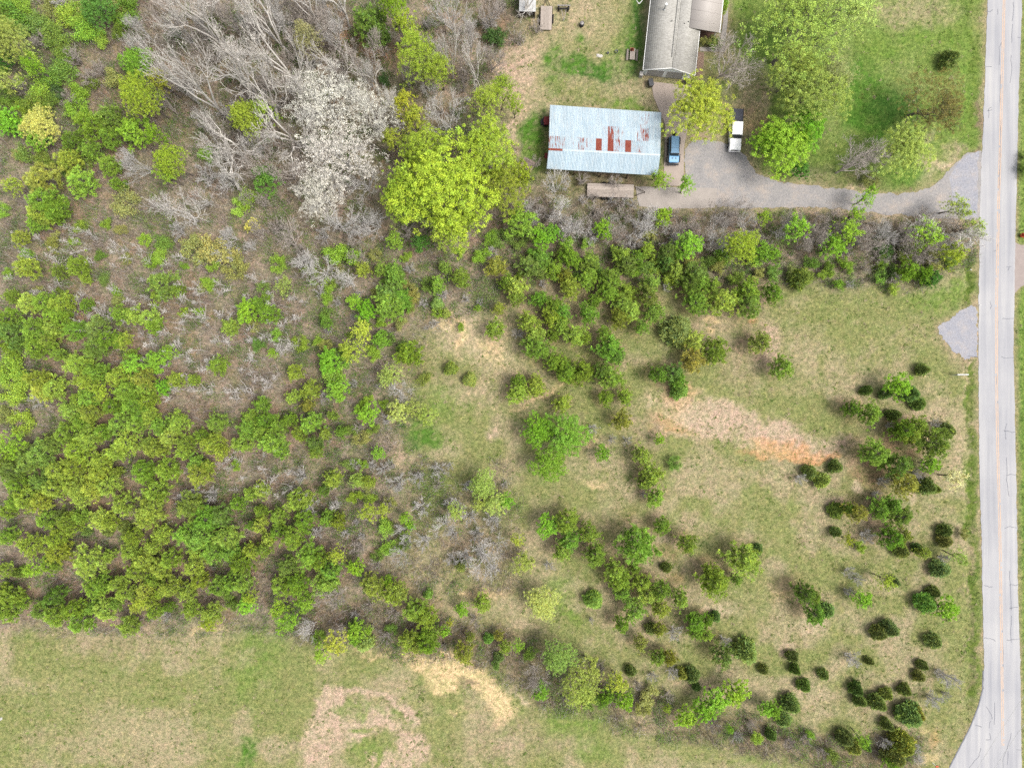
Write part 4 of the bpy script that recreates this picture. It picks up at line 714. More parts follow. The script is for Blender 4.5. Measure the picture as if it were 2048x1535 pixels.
C 880 450 65 k;C 970 420 65 k;C 1320 520 60 k;C 190 640 48 k;C 215 745 45 k;C 440 785 42 k;C 285 875 50 k;C 180 1025 72 k;C 125 1145 60 k;C 700 900 58 k;C 730 990 50 k;C 870 1010 70 k;C 940 940 50 o;C 1090 910 48 k;C 1230 710 38 k;C 1205 800 45 k;C 1130 1110 95 k;C 1180 1090 60 o;C 950 1185 50 k;C 610 1290 65 k;C 680 1360 65 o;C 1060 1340 110 o;C 1000 1430 95 k;C 20 1265 45 k;C 810 680 35 k;C 470 275 55 k;C 1250 215 75 g;C 1320 125 50 k;C 1015 50 45 k;C 790 1370 32 k
P 380 310 85 m;P 300 140 80 d;P 370 170 60 m;D 40 1065 65 g;D 750 180 70 b;D 1420 255 85 b;L 750 1300 60 b;D 985 1500 60 g;L 930 30 65 l
G 720 30 60 w;G 640 130 60 w;G 320 215 35 w;G 670 660 80 w;G 1450 820 90 w;G 1370 770 50 w;G 1320 990 80 w;G 930 1320 60 w;N 1180 1440 80 w;G 300 1300 60 n;G 160 1330 60 n;S 330 1270 40 b;S 500 1430 60 g;G 420 1400 60 n;G 1420 950 40 w
"""
# big single trees: kind, crown centre px, radius px, height m, tint
BIG = [('lime_l', 885, 375, 105, 14, 'l'), ('lime_l', 975, 305, 62, 12, 'l'), ('lime_l', 1005, 378, 52, 10, 'o'), ('lime_l', 900, 452, 55, 11, 'l'), ('lime_l', 815, 395, 55, 12, 'l'), ('lime_l', 850, 300, 50, 11, 'l'),
       ('lime_l', 1398, 225, 67, 9.5, 'y'), ('thin_l', 1590, 72, 98, 13, 'p'), ('thin_l', 1685, 25, 86, 12, 'p'), ('lime_l', 1628, 192, 72, 11, 'p'), ('thin_l', 1590, 145, 60, 10, 'p'), ('thin_l', 1665, 150, 45, 10, 't'),
       ('tree_l', 1568, 288, 58, 7.5, 'b'), ('tree_l', 1610, 250, 42, 8, 'b'), ('tree_l', 1538, 282, 36, 7, 'b'), ('thin_l', 1865, 198, 66, 9, 'x'), ('lime_l', 1808, 307, 52, 8.5, 'p'),
       ('white', 655, 210, 76, 12, 'w'), ('white', 740, 225, 62, 12, 'w'), ('white', 680, 305, 84, 11, 'w'), ('white', 645, 388, 60, 9, 'w')]
# tall leafless trees: base px, height m, crown radius m
BARE = [(556, 246, 22, 5.2), (455, 232, 22, 4.8), (520, 196, 20, 4.6), (606, 180, 21, 4.6), (588, 118, 19, 4.4), (560, 62, 17, 4), (470, 112, 19, 4.2), (500, 330, 16, 4.6), (602, 292, 15, 4.8), (482, 382, 14, 4.4), (396, 440, 13, 4.2),
        (640, 60, 17, 4.2), (700, 55, 15, 3.6), (690, 175, 13, 3.2), (420, 80, 17, 3.8), (640, 250, 14, 4), (905, 160, 15, 2.2), (952, 175, 13, 2.4), (800, 260, 13, 2.4), (1880, 470, 8, 3.6), (1820, 480, 7, 3.2), (1060, 30, 9, 3.2), (760, 190, 14, 2.2)]

TINT = dict(
    P=dict(b=((142, 168, 58), "bright yellow-green"), m=((122, 156, 50), "mid-green"), d=((110, 140, 56), "dark blue-green"), o=((140, 150, 56), "olive")),  # a few d pines are a bright pine's shaded side, painted as darker needles
    C=dict(k=((96, 116, 56), "dark"), o=((122, 134, 60), "olive"), g=((102, 140, 56), "green")),
    D=dict(b=((136, 190, 42), "vivid green"), g=((130, 176, 46), "mid-green"), k=((90, 142, 50), "deep green")),
    L=dict(l=((172, 198, 54), "lime green"), y=((184, 196, 60), "yellow"), p=((172, 196, 92), "pale green"), b=((150, 198, 44), "fresh green"), o=((168, 182, 62), "olive"), t=((176, 178, 120), "tan"), x=((122, 122, 60), "olive-brown"), w=((228, 228, 170), "cream")),
    Y=dict(y=((204, 214, 108), "yellow"), p=((214, 214, 110), "pale yellow")),
    S=dict(g=((118, 150, 58), "mid-green"), b=((142, 180, 54), "bright green"), d=((80, 112, 56), "dark green"), t=((156, 162, 88), "yellowish")),
    N=dict(w=((1.0, 1.0, 1.0), "pale grey"), n=((.8, .74, .7), "brownish grey")),
    W=dict(w=((238, 234, 222), "white")))
TINT['T'] = TINT['L']; TINT['G'] = TINT['N']
KINDNAME = dict(P=("pine_tree", "pine", "pine"), C=("cedar_tree", "cedar", "cedar tree"), D=("leafy_tree", "leafy tree", "tree"), L=("budding_tree", "budding tree", "tree"), T=("budding_tree", "thin-leaved tree", "tree"), Y=("flowering_shrub", "flowering shrub", "shrub"), S=("leafy_shrub", "leafy shrub", "shrub"), N=("leafless_tree", "leafless tree", "tree"), G=("leafless_shrub", "twiggy shrub", "shrub"), W=("blossom_tree", "blossom tree", "tree"), B=("bare_tree", "tall bare tree", "tree"))
GROUP = dict(P="pines across the plot", C="cedars dotted over the clearing", D="green leafy trees", L="trees in fresh leaf", T="trees in fresh leaf", Y="yellow flowering shrubs", S="low leafy shrubs", N="leafless trees", G="leafless shrubs", W="white blossom trees", B="tall bare trees in the upper wood")

recs = []        # dict(kind, px, py, r(px), tint, proto, h)
ox = oy = 0
for line in PLANTS.strip().splitlines():
    if line[0] == '@':
        a, b = line[1:].split(); ox, oy = int(a) * 512, [0, 384, 768, 1151][int(b)]; continue
    for e in line.split(';'):
        k, x, y, rr, t = e.split(); recs.append(dict(k=k, px=ox + float(x) / 4, py=oy + float(y) / 4, r=float(rr) / 4, t=t))
rg = np.random.default_rng(5)
# the tangle of small leafless trees in the upper wood and along the hedge below the drive
def thicket(poly, n, seed, r0, r1, kinds, tints, gap):
    r = np.random.default_rng(seed); xs = [p[0] for p in poly]; ys = [p[1] for p in poly]; got = []; t = 0
    while len(got) < n and t < 6000:
        t += 1; x, y = r.uniform(min(xs), max(xs)), r.uniform(min(ys), max(ys))
        if in_poly(np.array([x]), np.array([y]), poly)[0] and all(math.hypot(x - a, y - b) > gap for a, b in got):
            got.append((x, y)); recs_kind = kinds[r.integers(len(kinds))]; recs.append(dict(k=recs_kind, px=x, py=y, r=r.uniform(r0, r1), t='w' if recs_kind == 'G' and 'w' not in tints else tints[r.integers(len(tints))]))
thicket([(230, 10), (600, 0), (780, 30), (760, 130), (600, 150), (590, 330), (500, 330), (380, 260), (300, 180)], 42, 61, 20, 36, 'NNG', 'wnn', 30)
thicket([(300, 340), (580, 330), (600, 450), (780, 430), (800, 500), (640, 560), (480, 520), (330, 470)], 20, 62, 16, 30, 'NG', 'wwn', 32)
thicket([(820, 40), (1000, 40), (990, 130), (930, 240), (860, 250), (800, 130)], 12, 65, 16, 28, 'NG', 'wn', 30)
thicket([(1050, 395), (1290, 425), (1560, 432), (1940, 455), (1930, 505), (1600, 505), (1290, 490), (1080, 470)], 48, 63, 15, 27, 'NG', 'wnn', 22)
thicket([(0, 0), (260, 0), (230, 200), (130, 230), (0, 240)], 26, 71, 12, 26, 'S', 'gbt', 28)
thicket([(0, 300), (300, 330), (330, 470), (600, 540), (560, 700), (300, 640), (0, 560)], 30, 72, 8, 15, 'S', 'bgt', 40)
thicket([(620, 520), (860, 560), (880, 640), (780, 760), (800, 900), (820, 1080), (780, 1140), (680, 1060), (700, 860), (640, 760)], 48, 73, 8, 17, 'SSG', 'bgt', 26)
thicket([(980, 460), (1290, 500), (1600, 520), (1930, 515), (1850, 560), (1560, 560), (1200, 560), (1000, 560)], 36, 74, 10, 19, 'S', 'bgt', 28)
thicket([(1165, 393), (1275, 402), (1275, 412), (1165, 405)], 6, 75, 10, 14, 'G', 'nw', 12)
thicket([(780, 880), (960, 980), (1010, 1060), (1000, 1150), (860, 1140), (800, 1050)], 16, 64, 14, 26, 'G', 'w', 28)
for q in recs:
    rm = q['r'] / PPM; k = q['k']; left = q['px'] < 720 or (q['py'] < 620)
    if k == 'P': q['proto'] = 'pine'; q['h'] = (2.0 + 1.7 * rm if left else 1.9 + 2.1 * rm) * rg.uniform(.9, 1.12); zc = .68; q['grow'] = .86 if q['px'] < 720 else 1.1
    elif k == 'C': q['proto'] = 'cedar'; q['h'] = (.9 + 1.75 * rm) * rg.uniform(.9, 1.15); zc = .35; q['grow'] = .93
    elif k == 'D': q['proto'] = 'tree_l' if rm > 2.4 else 'tree_s'; q['h'] = 1.4 + 2.0 * rm; zc = .62; q['grow'] = 1.12
    elif k in 'LT': q['proto'] = ('lime_l' if k == 'L' else 'thin_l') if rm > 2.2 else 'lime_s'; q['h'] = 2.0 + 2.2 * rm + (3.0 if q['py'] < 420 and q['px'] < 1100 else 0); zc = .68; q['grow'] = 1.05
    elif k == 'Y': q['proto'] = 'tree_s' if rm < 2.3 else 'lime_l'; q['h'] = 1.5 + 1.5 * rm; zc = .62; q['grow'] = 1.05
    elif k == 'S': q['proto'] = 'shrub'; q['h'] = .8 + .9 * rm; zc = .5; q['grow'] = 1.1
    elif k == 'N': q['proto'] = 'bare_m'; q['h'] = 1.2 + 1.9 * rm + (2.5 if q['py'] < 330 and q['px'] < 1000 else 0); zc = .6; q['grow'] = 1.1
    elif k == 'G': q['proto'] = 'brush'; q['h'] = 1.0 + 1.3 * rm; zc = .5; q['grow'] = 1.1
    q['zc'] = zc
for pr, px, py, r_, h, t in BIG:
    k = 'W' if pr == 'white' else ('D' if pr == 'tree_l' else ('T' if pr == 'thin_l' else 'L'))
    recs.append(dict(k=k, px=px, py=py, r=r_, t=t, proto=pr, h=h, zc=.68, grow=1.0))
for px, py, h, R in BARE:
    b = W(px, py); f = CAMH / (CAMH - h * .72); recs.append(dict(k='B', px=CX + (px - CX) * f, py=CY + (py - CY) * f, r=R * PPM * f, t='w', proto='bare_l', h=h, zc=.72, grow=1.0))
TINT['B'] = dict(w=((1.05, 1.03, 1.0), "pale"))

# -------- labels that single each plant out: size, colour, kind and place beside a landmark
MARKS = [("the metal-roofed shed", 1208, 280), ("the grey-roofed house", 1340, 75), ("the pale gravel patch", 1920, 668), ("the orange soil streak", 1500, 865), ("the cream bare slope", 915, 1350), ("the road bend", 1965, 1440),
         ("the blossom trees", 690, 260), ("the biggest lime tree", 890, 375), ("the three rounded trees", 1105, 880), ("the big round cedar", 1354, 663), ("the lone yellow shrub", 1086, 1202),
         ("the white roadside sign", 1918, 747), ("the pink bare ring", 730, 1450), ("the white pickup", 1468, 270), ("the upper yellow shrub", 85, 252), ("the small cream spot", 1181, 970), ("the pale bald patch", 940, 665),
         ("the field's left corner", 0, 1260), ("the left edge's middle", 0, 768), ("the top left corner", 0, 0), ("the open drive mouth", 1930, 370), ("the field's wavy edge", 420, 1256), ("the lower right corner", 2048, 1535), ("the dry sapling slope", 430, 800), ("the picture centre", 1024, 768)]
DIRS = ["right of", "below and right of", "below", "below and left of", "left of", "above and left of", "above", "above and right of"]
ORD = ["nearest", "second nearest", "third nearest", "fourth nearest", "fifth nearest", "sixth nearest", "seventh nearest", "eighth nearest", "ninth nearest", "tenth nearest"]
def size_word(k, r):
    a, b = dict(P=(17, 25), C=(11.5, 15.5), D=(17, 26), L=(18, 32), T=(20, 30), Y=(25, 40), S=(13, 21), N=(22, 32), G=(13, 17), W=(54, 73), B=(52, 62))[k]
    return "small" if r < a else ("medium" if r < b else "large")
for q in recs: q['pre'] = "%s %s %s" % (size_word(q['k'], q['r']), TINT[q['k']][q['t']][1], KINDNAME[q['k']][1])
bypre = {}
for q in recs: bypre.setdefault(q['pre'], []).append(q)
for pre, L in bypre.items():
    X = np.array([[q['px'], q['py']] for q in L])
    if len(L) == 1: L[0]['label'] = None
    best = [None] * len(L)
    for mi, (mn, mx, my) in enumerate(MARKS):
        if mn == "the lone yellow shrub" and pre.endswith("flowering shrub"): continue
        d = np.hypot(X[:, 0] - mx, X[:, 1] - my); oc = np.round(np.degrees(np.arctan2(X[:, 1] - my, X[:, 0] - mx)) / 45).astype(int) % 8
        for o in range(8):
            idx = [i for i in np.argsort(d) if oc[i] == o]
            for rk, i in enumerate(idx[:10]):
                sc = rk * 130 + d[i]
                if best[i] is None or sc < best[i][0]: best[i] = (sc, rk, mn, o)
    for i, q in enumerate(L):
        if best[i] is None: q['label'] = pre + " in the dense stand"; continue
        _, rk, mn, o = best[i]
        q['label'] = "%s, %s %s %s" % (pre, ORD[rk], DIRS[o], mn) if len(L) > 1 else "%s %s %s" % (pre, DIRS[o], mn)

LEAFBOOST = dict(P=2.15, C=2.9, D=2.0, L=1.9, T=2.0, Y=1.9, S=2.1, W=1.85)
for q in recs:
    if q['k'] == 'P':
        g = W(q['px'], q['py'], q['h'] * q['zc']); PINE_SPOTS.append((g[0] * PPM + CX, CY - g[1] * PPM, q['r'] * 1.25, .28))

def build_plants():
    used = {}
    for i, q in enumerate(recs):
        k = q['k']; P = PROTO[q['proto']]; j = used.get(q['proto'], 0); used[q['proto']] = j + 1
        crown, trunk, R, h = P[(j * 7 + i) % len(P)]
        z = q['h'] * q['zc']; b = W(q['px'], q['py'], z); b[2] = 0
        rw = q['r'] / PPM * (CAMH - z) / CAMH * q['grow']
        nm = KINDNAME[k]
        e = empty(nm[0], (float(b[0]), float(b[1]), -.03), q['label'], nm[2], GROUP[k], float(rg.uniform(0, 6.28)))
        e.scale = (rw / R, rw / R * float(rg.uniform(.82, 1.12)), q['h'] / h)
        col = TINT[k][q['t']][0]
        if k in 'NGB':
            c = np.array(col) * (rg.uniform(1.0, 1.25) if k == 'G' else rg.uniform(1.2, 1.5))
            if trunk: o = link("trunk", trunk, e); o.color = (*c, 1)
            o = link("crown", crown, e); o.color = (*c, 1)
        else:
            v = rg.normal(0, 5, 3) * np.array([1, .5, .6]) + rg.normal(0, 6)
            v = v * (.25 if k == 'W' else 1.0); c = np.array(alb(*np.clip(np.array(col) + v, 8, 250), LEAFBOOST[k]))
            if k != 'W': c = c * .88 + .12 * c[1] * np.array([.95, .85, .42])
            o = link("crown", crown, e); o.color = (*c, 1)
            t = link("stem" if k == 'S' else "trunk", trunk, e); t.color = (1, 1, 1, 1)

def build_saplings():
    """thin leafless saplings of the overgrown slope left of the middle"""
    r = np.random.default_rng(77); poly = [(0, 470), (180, 440), (330, 500), (560, 560), (660, 640), (560, 720), (560, 780), (470, 800), (330, 800), (320, 740), (120, 640), (0, 560)]
    poly2 = [(390, 900), (560, 890), (640, 930), (700, 1000), (640, 1040), (560, 1000), (430, 990), (350, 1010)]
    pts = []
    while len(pts) < 210:
        x, y = r.uniform(0, 720), r.uniform(430, 1040); a = np.array([x]); b = np.array([y])
        if in_poly(a, b, poly)[0] or in_poly(a, b, poly2)[0]:
            pts.append((x, y))
    for n, (x, y) in enumerate(pts):
        me, _, R, h = PROTO['sapling'][n % 5]; hh = r.uniform(2.6, 5.6); b = W(x, y, hh * .6)
        o = link("sapling", me, None, (b[0], b[1], -.02), None, "thin pale leafless sapling in the strip between the two pine stands" if y > 850 else "thin pale leafless sapling on the dry slope above the dense pine stand", "sapling", "leafless saplings on the overgrown slope")
        o.scale = (r.uniform(.7, 1.2),) * 2 + (hh / h,); o.rotation_euler = (r.normal(0, .06), r.normal(0, .06), r.uniform(0, 6.28)); s = r.uniform(1.15, 1.5); o.color = (s, s * .98, s * .97, 1)
# ------------------------------------------------------------------ road, drive and paved surfaces
def build_surfaces():
    m, t, p = new_mat("worn_asphalt", 0.85, 0.2)
    tc = t.nodes.new("ShaderNodeTexCoord"); mp = t.nodes.new("ShaderNodeMapping"); mp.inputs["Scale"].default_value = (1.1, .035, 1)
    t.links.new(tc.outputs["Object"], mp.inputs["Vector"])
    c = ramp(t, noise(t, 1.0, 5, .6, mp.outputs[0]), [(.32, alb(190, 191, 196)), (.5, alb(205, 205, 208)), (.68, alb(218, 217, 216))])
    c2 = ramp(t, noise(t, 9, 6, .75), [(.3, (.94, .94, .945)), (.7, (1.04, 1.04, 1.04))]); c = mixc(t, 1, c, c2, 'MULTIPLY')
    c3 = ramp(t, noise(t, .12, 4, .6), [(.35, (.9, .9, .92)), (.65, (1.05, 1.04, 1.03))]); c = mixc(t, 1, c, c3, 'MULTIPLY')
    t.links.new(c, p.inputs["Base Color"])
    road = sheet("road", ROAD, .03, m, "pale worn two-lane asphalt road down the right side", "road", .08, .4, 3)
    # faded centre line pair, rough along its length
    ml = plain("faded_line_paint", alb(232, 206, 186), .8, .2, 0, .12, 1.5, 0)
    CL = [(2012, -120), (2008, 0), (2003, 200), (1997, 400), (1993, 600), (1993, 770), (1995, 900), (1998, 1000), (2001, 1150), (2003, 1300), (2005.5, 1490)]
    def strip(name, pts, w, mat, z, parent, seed, rough=.25, dash=0.0):
        r = np.random.default_rng(seed); P = []
        for a, b in zip(pts[:-1], pts[1:]):
            A, B = W(*a), W(*b); k = max(1, int(np.linalg.norm(B - A) / .35)); P += [A + (B - A) * i / k for i in range(k)]
        P.append(W(*pts[-1])); P = np.array(P); d = np.gradient(P, axis=0) if len(P) > 1 else P; nrm = unit(np.stack([-d[:, 1], d[:, 0], 0 * d[:, 0]], 1))
        wl = w / 2 * r.uniform(1 - rough, 1 + rough, len(P)); wr = w / 2 * r.uniform(1 - rough, 1 + rough, len(P))
        v = np.vstack([P - nrm * wl[:, None], P + nrm * wr[:, None]]); v[:, 2] = z; n = len(P); i = np.arange(n - 1)
        f = np.stack([i, n + i, n + i + 1, i + 1], 1)[:, ::-1]
        if dash: f = f[r.random(len(f)) > dash]
        if not len(f): return
        mb = MB(); mb.add(v, f); me = mb.mesh(name, mat, False, False); link(name, me, parent)
    strip("centre_line", [(x - 1.7, y) for x, y in CL], .16, ml, .034, road, 1, .4, .04)
    strip("centre_line", [(x + 1.7, y) for x, y in CL], .16, ml, .034, road, 2, .4, .06)
    mk = plain("tar_crack", alb(138, 140, 150), .8, .2, 0, .2, 4, 0)
    CR = [[(1972, 23), (1980, 24), (1985, 20)], [(1995, 18), (1995, 30)], [(2026, 5), (2027, 20), (2024, 43)], [(2024, 50), (2024, 70), (2023, 86)], [(2035, 75), (2041, 76)], [(2003, 86), (1998, 95), (1999, 115), (1998, 130)], [(2022, 110), (2023, 140), (2020, 166)], [(1971, 134), (1983, 134)], [(1984, 215), (1977, 218), (1977, 236)], [(1974, 222), (1984, 220)],
          [(1988, 503), (1996, 498), (1993, 480)], [(2012, 534), (2018, 534), (2023, 533)], [(2018, 534), (2015, 541)], [(1979, 603), (1982, 612), (1980, 618)], [(2004, 638), (2016, 637), (2027, 637)], [(2003, 713), (2008, 715), (2027, 715)],
          [(2007, 860), (2016, 862), (2024, 864), (2031, 863)], [(2013, 847), (2010, 862), (2012, 878)], [(2013, 915), (2013, 960), (2018, 992)], [(2014, 950), (2022, 948), (2031, 949)], [(2009, 1055), (2020, 1052), (2034, 1055)], [(2019, 1140), (2021, 1180), (2022, 1220)], [(1968, 1170), (1978, 1173), (1985, 1172)], [(2018, 1169), (2030, 1170), (2036, 1168)], [(2018, 1216), (2028, 1214), (2036, 1213)], [(1967, 1275), (1980, 1276), (1987, 1278), (1990, 1282)], [(2014, 1280), (2024, 1278), (2040, 1276)], [(2022, 1230), (2021, 1260), (2022, 1284)],
          [(1973, 1412), (1982, 1428), (1984, 1437)], [(1989, 1404), (1989, 1430), (1988, 1448)], [(1980, 1440), (1978, 1455)], [(1979, 1465), (1981, 1478), (1972, 1478)], [(1949, 1448), (1963, 1453)], [(1961, 1495), (1958, 1510), (1946, 1524), (1938, 1535)], [(2022, 1465), (2014, 1495), (2006, 1515), (2006, 1540)], [(2016, 1500), (2014, 1528)], [(2033, 1498), (2043, 1499)], [(2000, 150), (2001, 300), (1998, 380)], [(1995, 640), (1994, 760), (1996, 850)], [(2004, 1230), (2006, 1300), (2006, 1420)]]
    for i, c in enumerate(CR):
        pts = [];  r = np.random.default_rng(i)
        for a, b in zip(c[:-1], c[1:]):
            for q in range(3): pts.append((a[0] + (b[0] - a[0]) * q / 3 + r.normal(0, .5), a[1] + (b[1] - a[1]) * q / 3 + r.normal(0, .5)))
        pts.append(c[-1]); strip("crack", pts, .075, mk, .0335, road, 100 + i, .35)
    me_ = plain("dark_road_edge", alb(150, 152, 160), .9, .1, 0, .2, 3, 0)
    strip("edge_seam", [(1966.5, 1340), (1965, 1378), (1957, 1411), (1940, 1454), (1899, 1533)], .18, me_, .033, road, 55, .3)
    # gravel drive
    mg, t, p = new_mat("grey_gravel", .95, .1)
    v = t.nodes.new("ShaderNodeTexVoronoi"); v.inputs["Scale"].default_value = 7; tc = t.nodes.new("ShaderNodeTexCoord"); t.links.new(tc.outputs["Object"], v.inputs["Vector"])
    c = ramp(t, noise(t, .35, 8, .75), [(.3, alb(170, 168, 168)), (.5, alb(190, 186, 184)), (.66, alb(210, 198, 188))])
    c = mixc(t, 1, c, ramp(t, noise(t, 3.2, 8, .8), [(.3, (.72, .73, .76)), (.7, (1.22, 1.2, 1.18))]), 'MULTIPLY')
    t.links.new(c, p.inputs["Base Color"]); bump(t, p, v.outputs["Distance"], .5, .05)
    sheet("driveway", DRIVE, .024, mg, "grey gravel driveway curving from the house to the road", "driveway", .26, .3, 5)
    mgp, t, p = new_mat("pale_gravel", .95, .1)
    c = ramp(t, noise(t, .6, 8, .75), [(.3, alb(176, 180, 194)), (.52, alb(196, 196, 204)), (.7, alb(212, 204, 202))])
    c = mixc(t, 1, c, ramp(t, noise(t, 4.5, 8, .8), [(.32, (.7, .68, .66)), (.7, (1.2, 1.2, 1.2))]), 'MULTIPLY')
    t.links.new(c, p.inputs["Base Color"]); bump(t, p, noise(t, 8, 6, .7), .6, .05)
    sheet("gravel_patch", GRAVEL, .02, mgp, "pale grey gravel patch beside the road", "gravel", .34, .25, 8)
    # the drive mouth: paler blue-grey stone near the road
    mouth = [(1898, 352), (1922, 320), (1937, 308), (1956, 305), (1954, 436), (1925, 430), (1905, 400)]
    sheet("drive_mouth", mouth, .028, mgp, "pale blue-grey stone where the drive meets the road", "gravel", .25, .3, 12)
    mc = plain("concrete", alb(208, 192, 180), .9, .15, 0, .1, .9, .2)
    sheet("concrete_apron", SLAB, .02, mc, "tan concrete apron between garage and shed under the blue car", "pavement", .03, .5, 4, "structure", .06)
    sheet("concrete_pad", PAD, .016, plain("concrete_pale", alb(202, 192, 184), .9, .15, 0, .12, .8, .2), "pale concrete pad below the shed's corner", "pavement", .06, .5, 6, "structure", .04)
    sheet("garden_path", PATH1, .02, plain("path_concrete", alb(204, 196, 188), .9, .15, 0, .08, 1, .2), "narrow concrete path beside the house", "path", .02, .5, 4, "structure", .05)
    mb_, t, p = new_mat("brick_pavers", .9, .15)
    b = t.nodes.new("ShaderNodeTexBrick"); b.inputs["Scale"].default_value = 3.2; b.inputs["Color1"].default_value = (*alb(214, 186, 166), 1); b.inputs["Color2"].default_value = (*alb(182, 148, 128), 1); b.inputs["Mortar"].default_value = (*alb(120, 100, 84), 1); b.inputs["Mortar Size"].default_value = .03
    tc = t.nodes.new("ShaderNodeTexCoord"); t.links.new(tc.outputs["Object"], b.inputs["Vector"])
    c = mixc(t, 1, b.outputs["Color"], ramp(t, noise(t, 3, 6, .7), [(.3, (.7, .7, .7)), (.7, (1.2, 1.2, 1.2))]), 'MULTIPLY'); t.links.new(c, p.inputs["Base Color"])
    sheet("brick_walk", BRICKWALK, .018, mb_, "narrow pinkish brick walk along the house's right wall", "path", .06, .4, 9, "structure", .03)
    ma = plain("brown_asphalt", alb(190, 176, 170), .9, .15, 0, .12, 1.2, .2)
    sheet("side_entrance", EASTDRIVE, .026, ma, "brownish paved entrance joining the road at right edge", "driveway", .06, .5, 7)

# ------------------------------------------------------------------ house
def build_house():
    z0 = 2.6; LF = W(1287, 140, z0); RF = W(1389, 151, z0); u = RF - LF; wid = float(np.linalg.norm(u)); ang = math.atan2(u[1], u[0])
    H = empty("house", (LF[0], LF[1], 0), "grey shingle-roofed house with two garage doors facing the drive", "house", None, ang)
    L = 17.0; rid = wid / 2 + .08; zr = 4.15
    ms, t, p = new_mat("shingles", .9, .15)
    tc = t.nodes.new("ShaderNodeTexCoord"); mp = t.nodes.new("ShaderNodeMapping"); mp.inputs["Scale"].default_value = (1.5, 4.2, 1); mp.inputs["Rotation"].default_value = (0, 0, .5)
    t.links.new(tc.outputs["Object"], mp.inputs["Vector"])
    c = ramp(t, noise(t, 1.6, 5, .7, mp.outputs[0]), [(.36, alb(186, 183, 175)), (.5, alb(208, 205, 198)), (.64, alb(230, 227, 220))])
    c = mixc(t, 1, c, ramp(t, noise(t, .5, 4, .6), [(.3, (.92, .92, .92)), (.7, (1.05, 1.05, 1.04))]), 'MULTIPLY')
    wv = t.nodes.new("ShaderNodeTexWave"); wv.wave_type = 'BANDS'; wv.bands_direction = 'X'; wv.inputs["Scale"].default_value = 1.1; t.links.new(tc.outputs["Object"], wv.inputs["Vector"])
    t.links.new(c, p.inputs["Base Color"]); bump(t, p, wv.outputs["Fac"], .3, .02)
    mw = plain("painted_siding", (.72, .75, .73), .75, .2, 0, .05, 2, .05); mtrim = plain("white_trim", (.75, .75, .74), .6, .3, 0, .04, 2, 0)
    md = plain("dark_metal_edge", alb(90, 90, 90), .6, .4, 0, .1, 3, 0)
    # walls with front gable
    x0, x1, y0 = .35, wid - .35, .45; m = MB()
    g = z0 + (rid - x0) * (zr - z0) / rid * 0
    v = [[x0, y0, 0], [x1, y0, 0], [x1, y0, z0 + .1], [rid, y0, zr - .12], [x0, y0, z0 + .1], [x0, L - .4, 0], [x1, L - .4, 0], [x1, L - .4, z0 + .1], [rid, L - .4, zr - .12], [x0, L - .4, z0 + .1]]
    m.add(v, [[0, 1, 2, 4]]); m.f.append(np.array([[4, 2, 3], [9, 8, 7]])); m.f.append(np.array([[5, 9, 7, 6], [0, 4, 9, 5], [1, 6, 7, 2]]))
    link("wall", m.mesh("wall", mw, False, False), H)
    def slab(name, a, b, c, d, th, mat, parent):
        top = np.array([a, b, c, d], float); n = unit(np.cross(top[1] - top[0], top[3] - top[0])); bot = top - n * th; mm = MB()
        mm.add(np.vstack([bot, top]), BOXF); return link(name, mm.mesh(name, mat, False, False), parent)
    roof = slab("roof", (0, 0, z0), (rid, 0, zr), (rid, L, zr), (0, L, z0), -.1, ms, H)
    roof2 = slab("roof", (rid, 0, zr), (wid, 0, z0), (wid, L, z0), (rid, L, zr), -.1, ms, H)
    # ridge vent (raised strip), pipes and flue on the roof
    rv = MB(); 
    for s in (-1, 1):
        a = box_v((rid + s * .13, 1.6 + 7.7, zr + .13), (.26, 15.4, .03)); a[:, 2] -= np.abs(a[:, 0] - rid) * .38; rv.add(a, BOXF)
    link("ridge_vent", rv.mesh("ridge_vent", ms, False, False), roof)
    for s in (-1, 1): 
        e = box_v((rid + s * .275, 1.6 + 7.7, zr + .075), (.03, 15.4, .05)); e[:, 2] -= .1; mm = MB(); mm.add(e, BOXF); link("vent_edge", mm.mesh("vent_edge", md, False, False), roof)
    def rz(x): return (z0 + (zr - z0) * (x / rid if x < rid else (wid - x) / (wid - rid))) + .1
    for x, y in ((3.25, 7.1), (5.2, 7.0), (5.85, 7.5)): cyl("vent_pipe", (x, y, rz(x) - .05), .06, .06, .3, md, roof, 10)
    mfl = plain("flue_metal", alb(222, 226, 228), .35, .6, .6, .05, 3, 0)
    cyl("flue_pipe", (2.0, 9.0, rz(2.0) - .1), .11, .11, 1.5, mfl, roof, 14); cyl("flue_collar", (2.0, 9.0, rz(2.0) - .02), .2, .14, .12, mfl, roof, 14); cyl("flue_cap", (2.0, 9.0, rz(2.0) + 1.4), .19, .17, .16, mtrim, roof, 14)
    # fascia and gutters
    for x, nm in ((-.06, "gutter"), (wid + .06, "gutter")): box(nm, (x, L / 2, z0 - .02), (.11, L, .12), mtrim, H)
    slab("fascia", (-.02, -.05, z0 - .14), (rid, -.05, zr - .1), (rid, -.05, zr + .1), (-.02, -.05, z0 + .1), .05, mtrim, H)
    slab("fascia", (rid, -.05, zr - .1), (wid + .02, -.05, z0 - .14), (wid + .02, -.05, z0 + .1), (rid, -.05, zr + .1), .05, mtrim, H)
    # garage doors of four panels
    mdoor = plain("door_grey", (.3, .29, .275), .6, .3, 0, .05, 2, .05); mdg = plain("door_gap", alb(60, 58, 56), .8, .1, 0, .1, 2, 0)
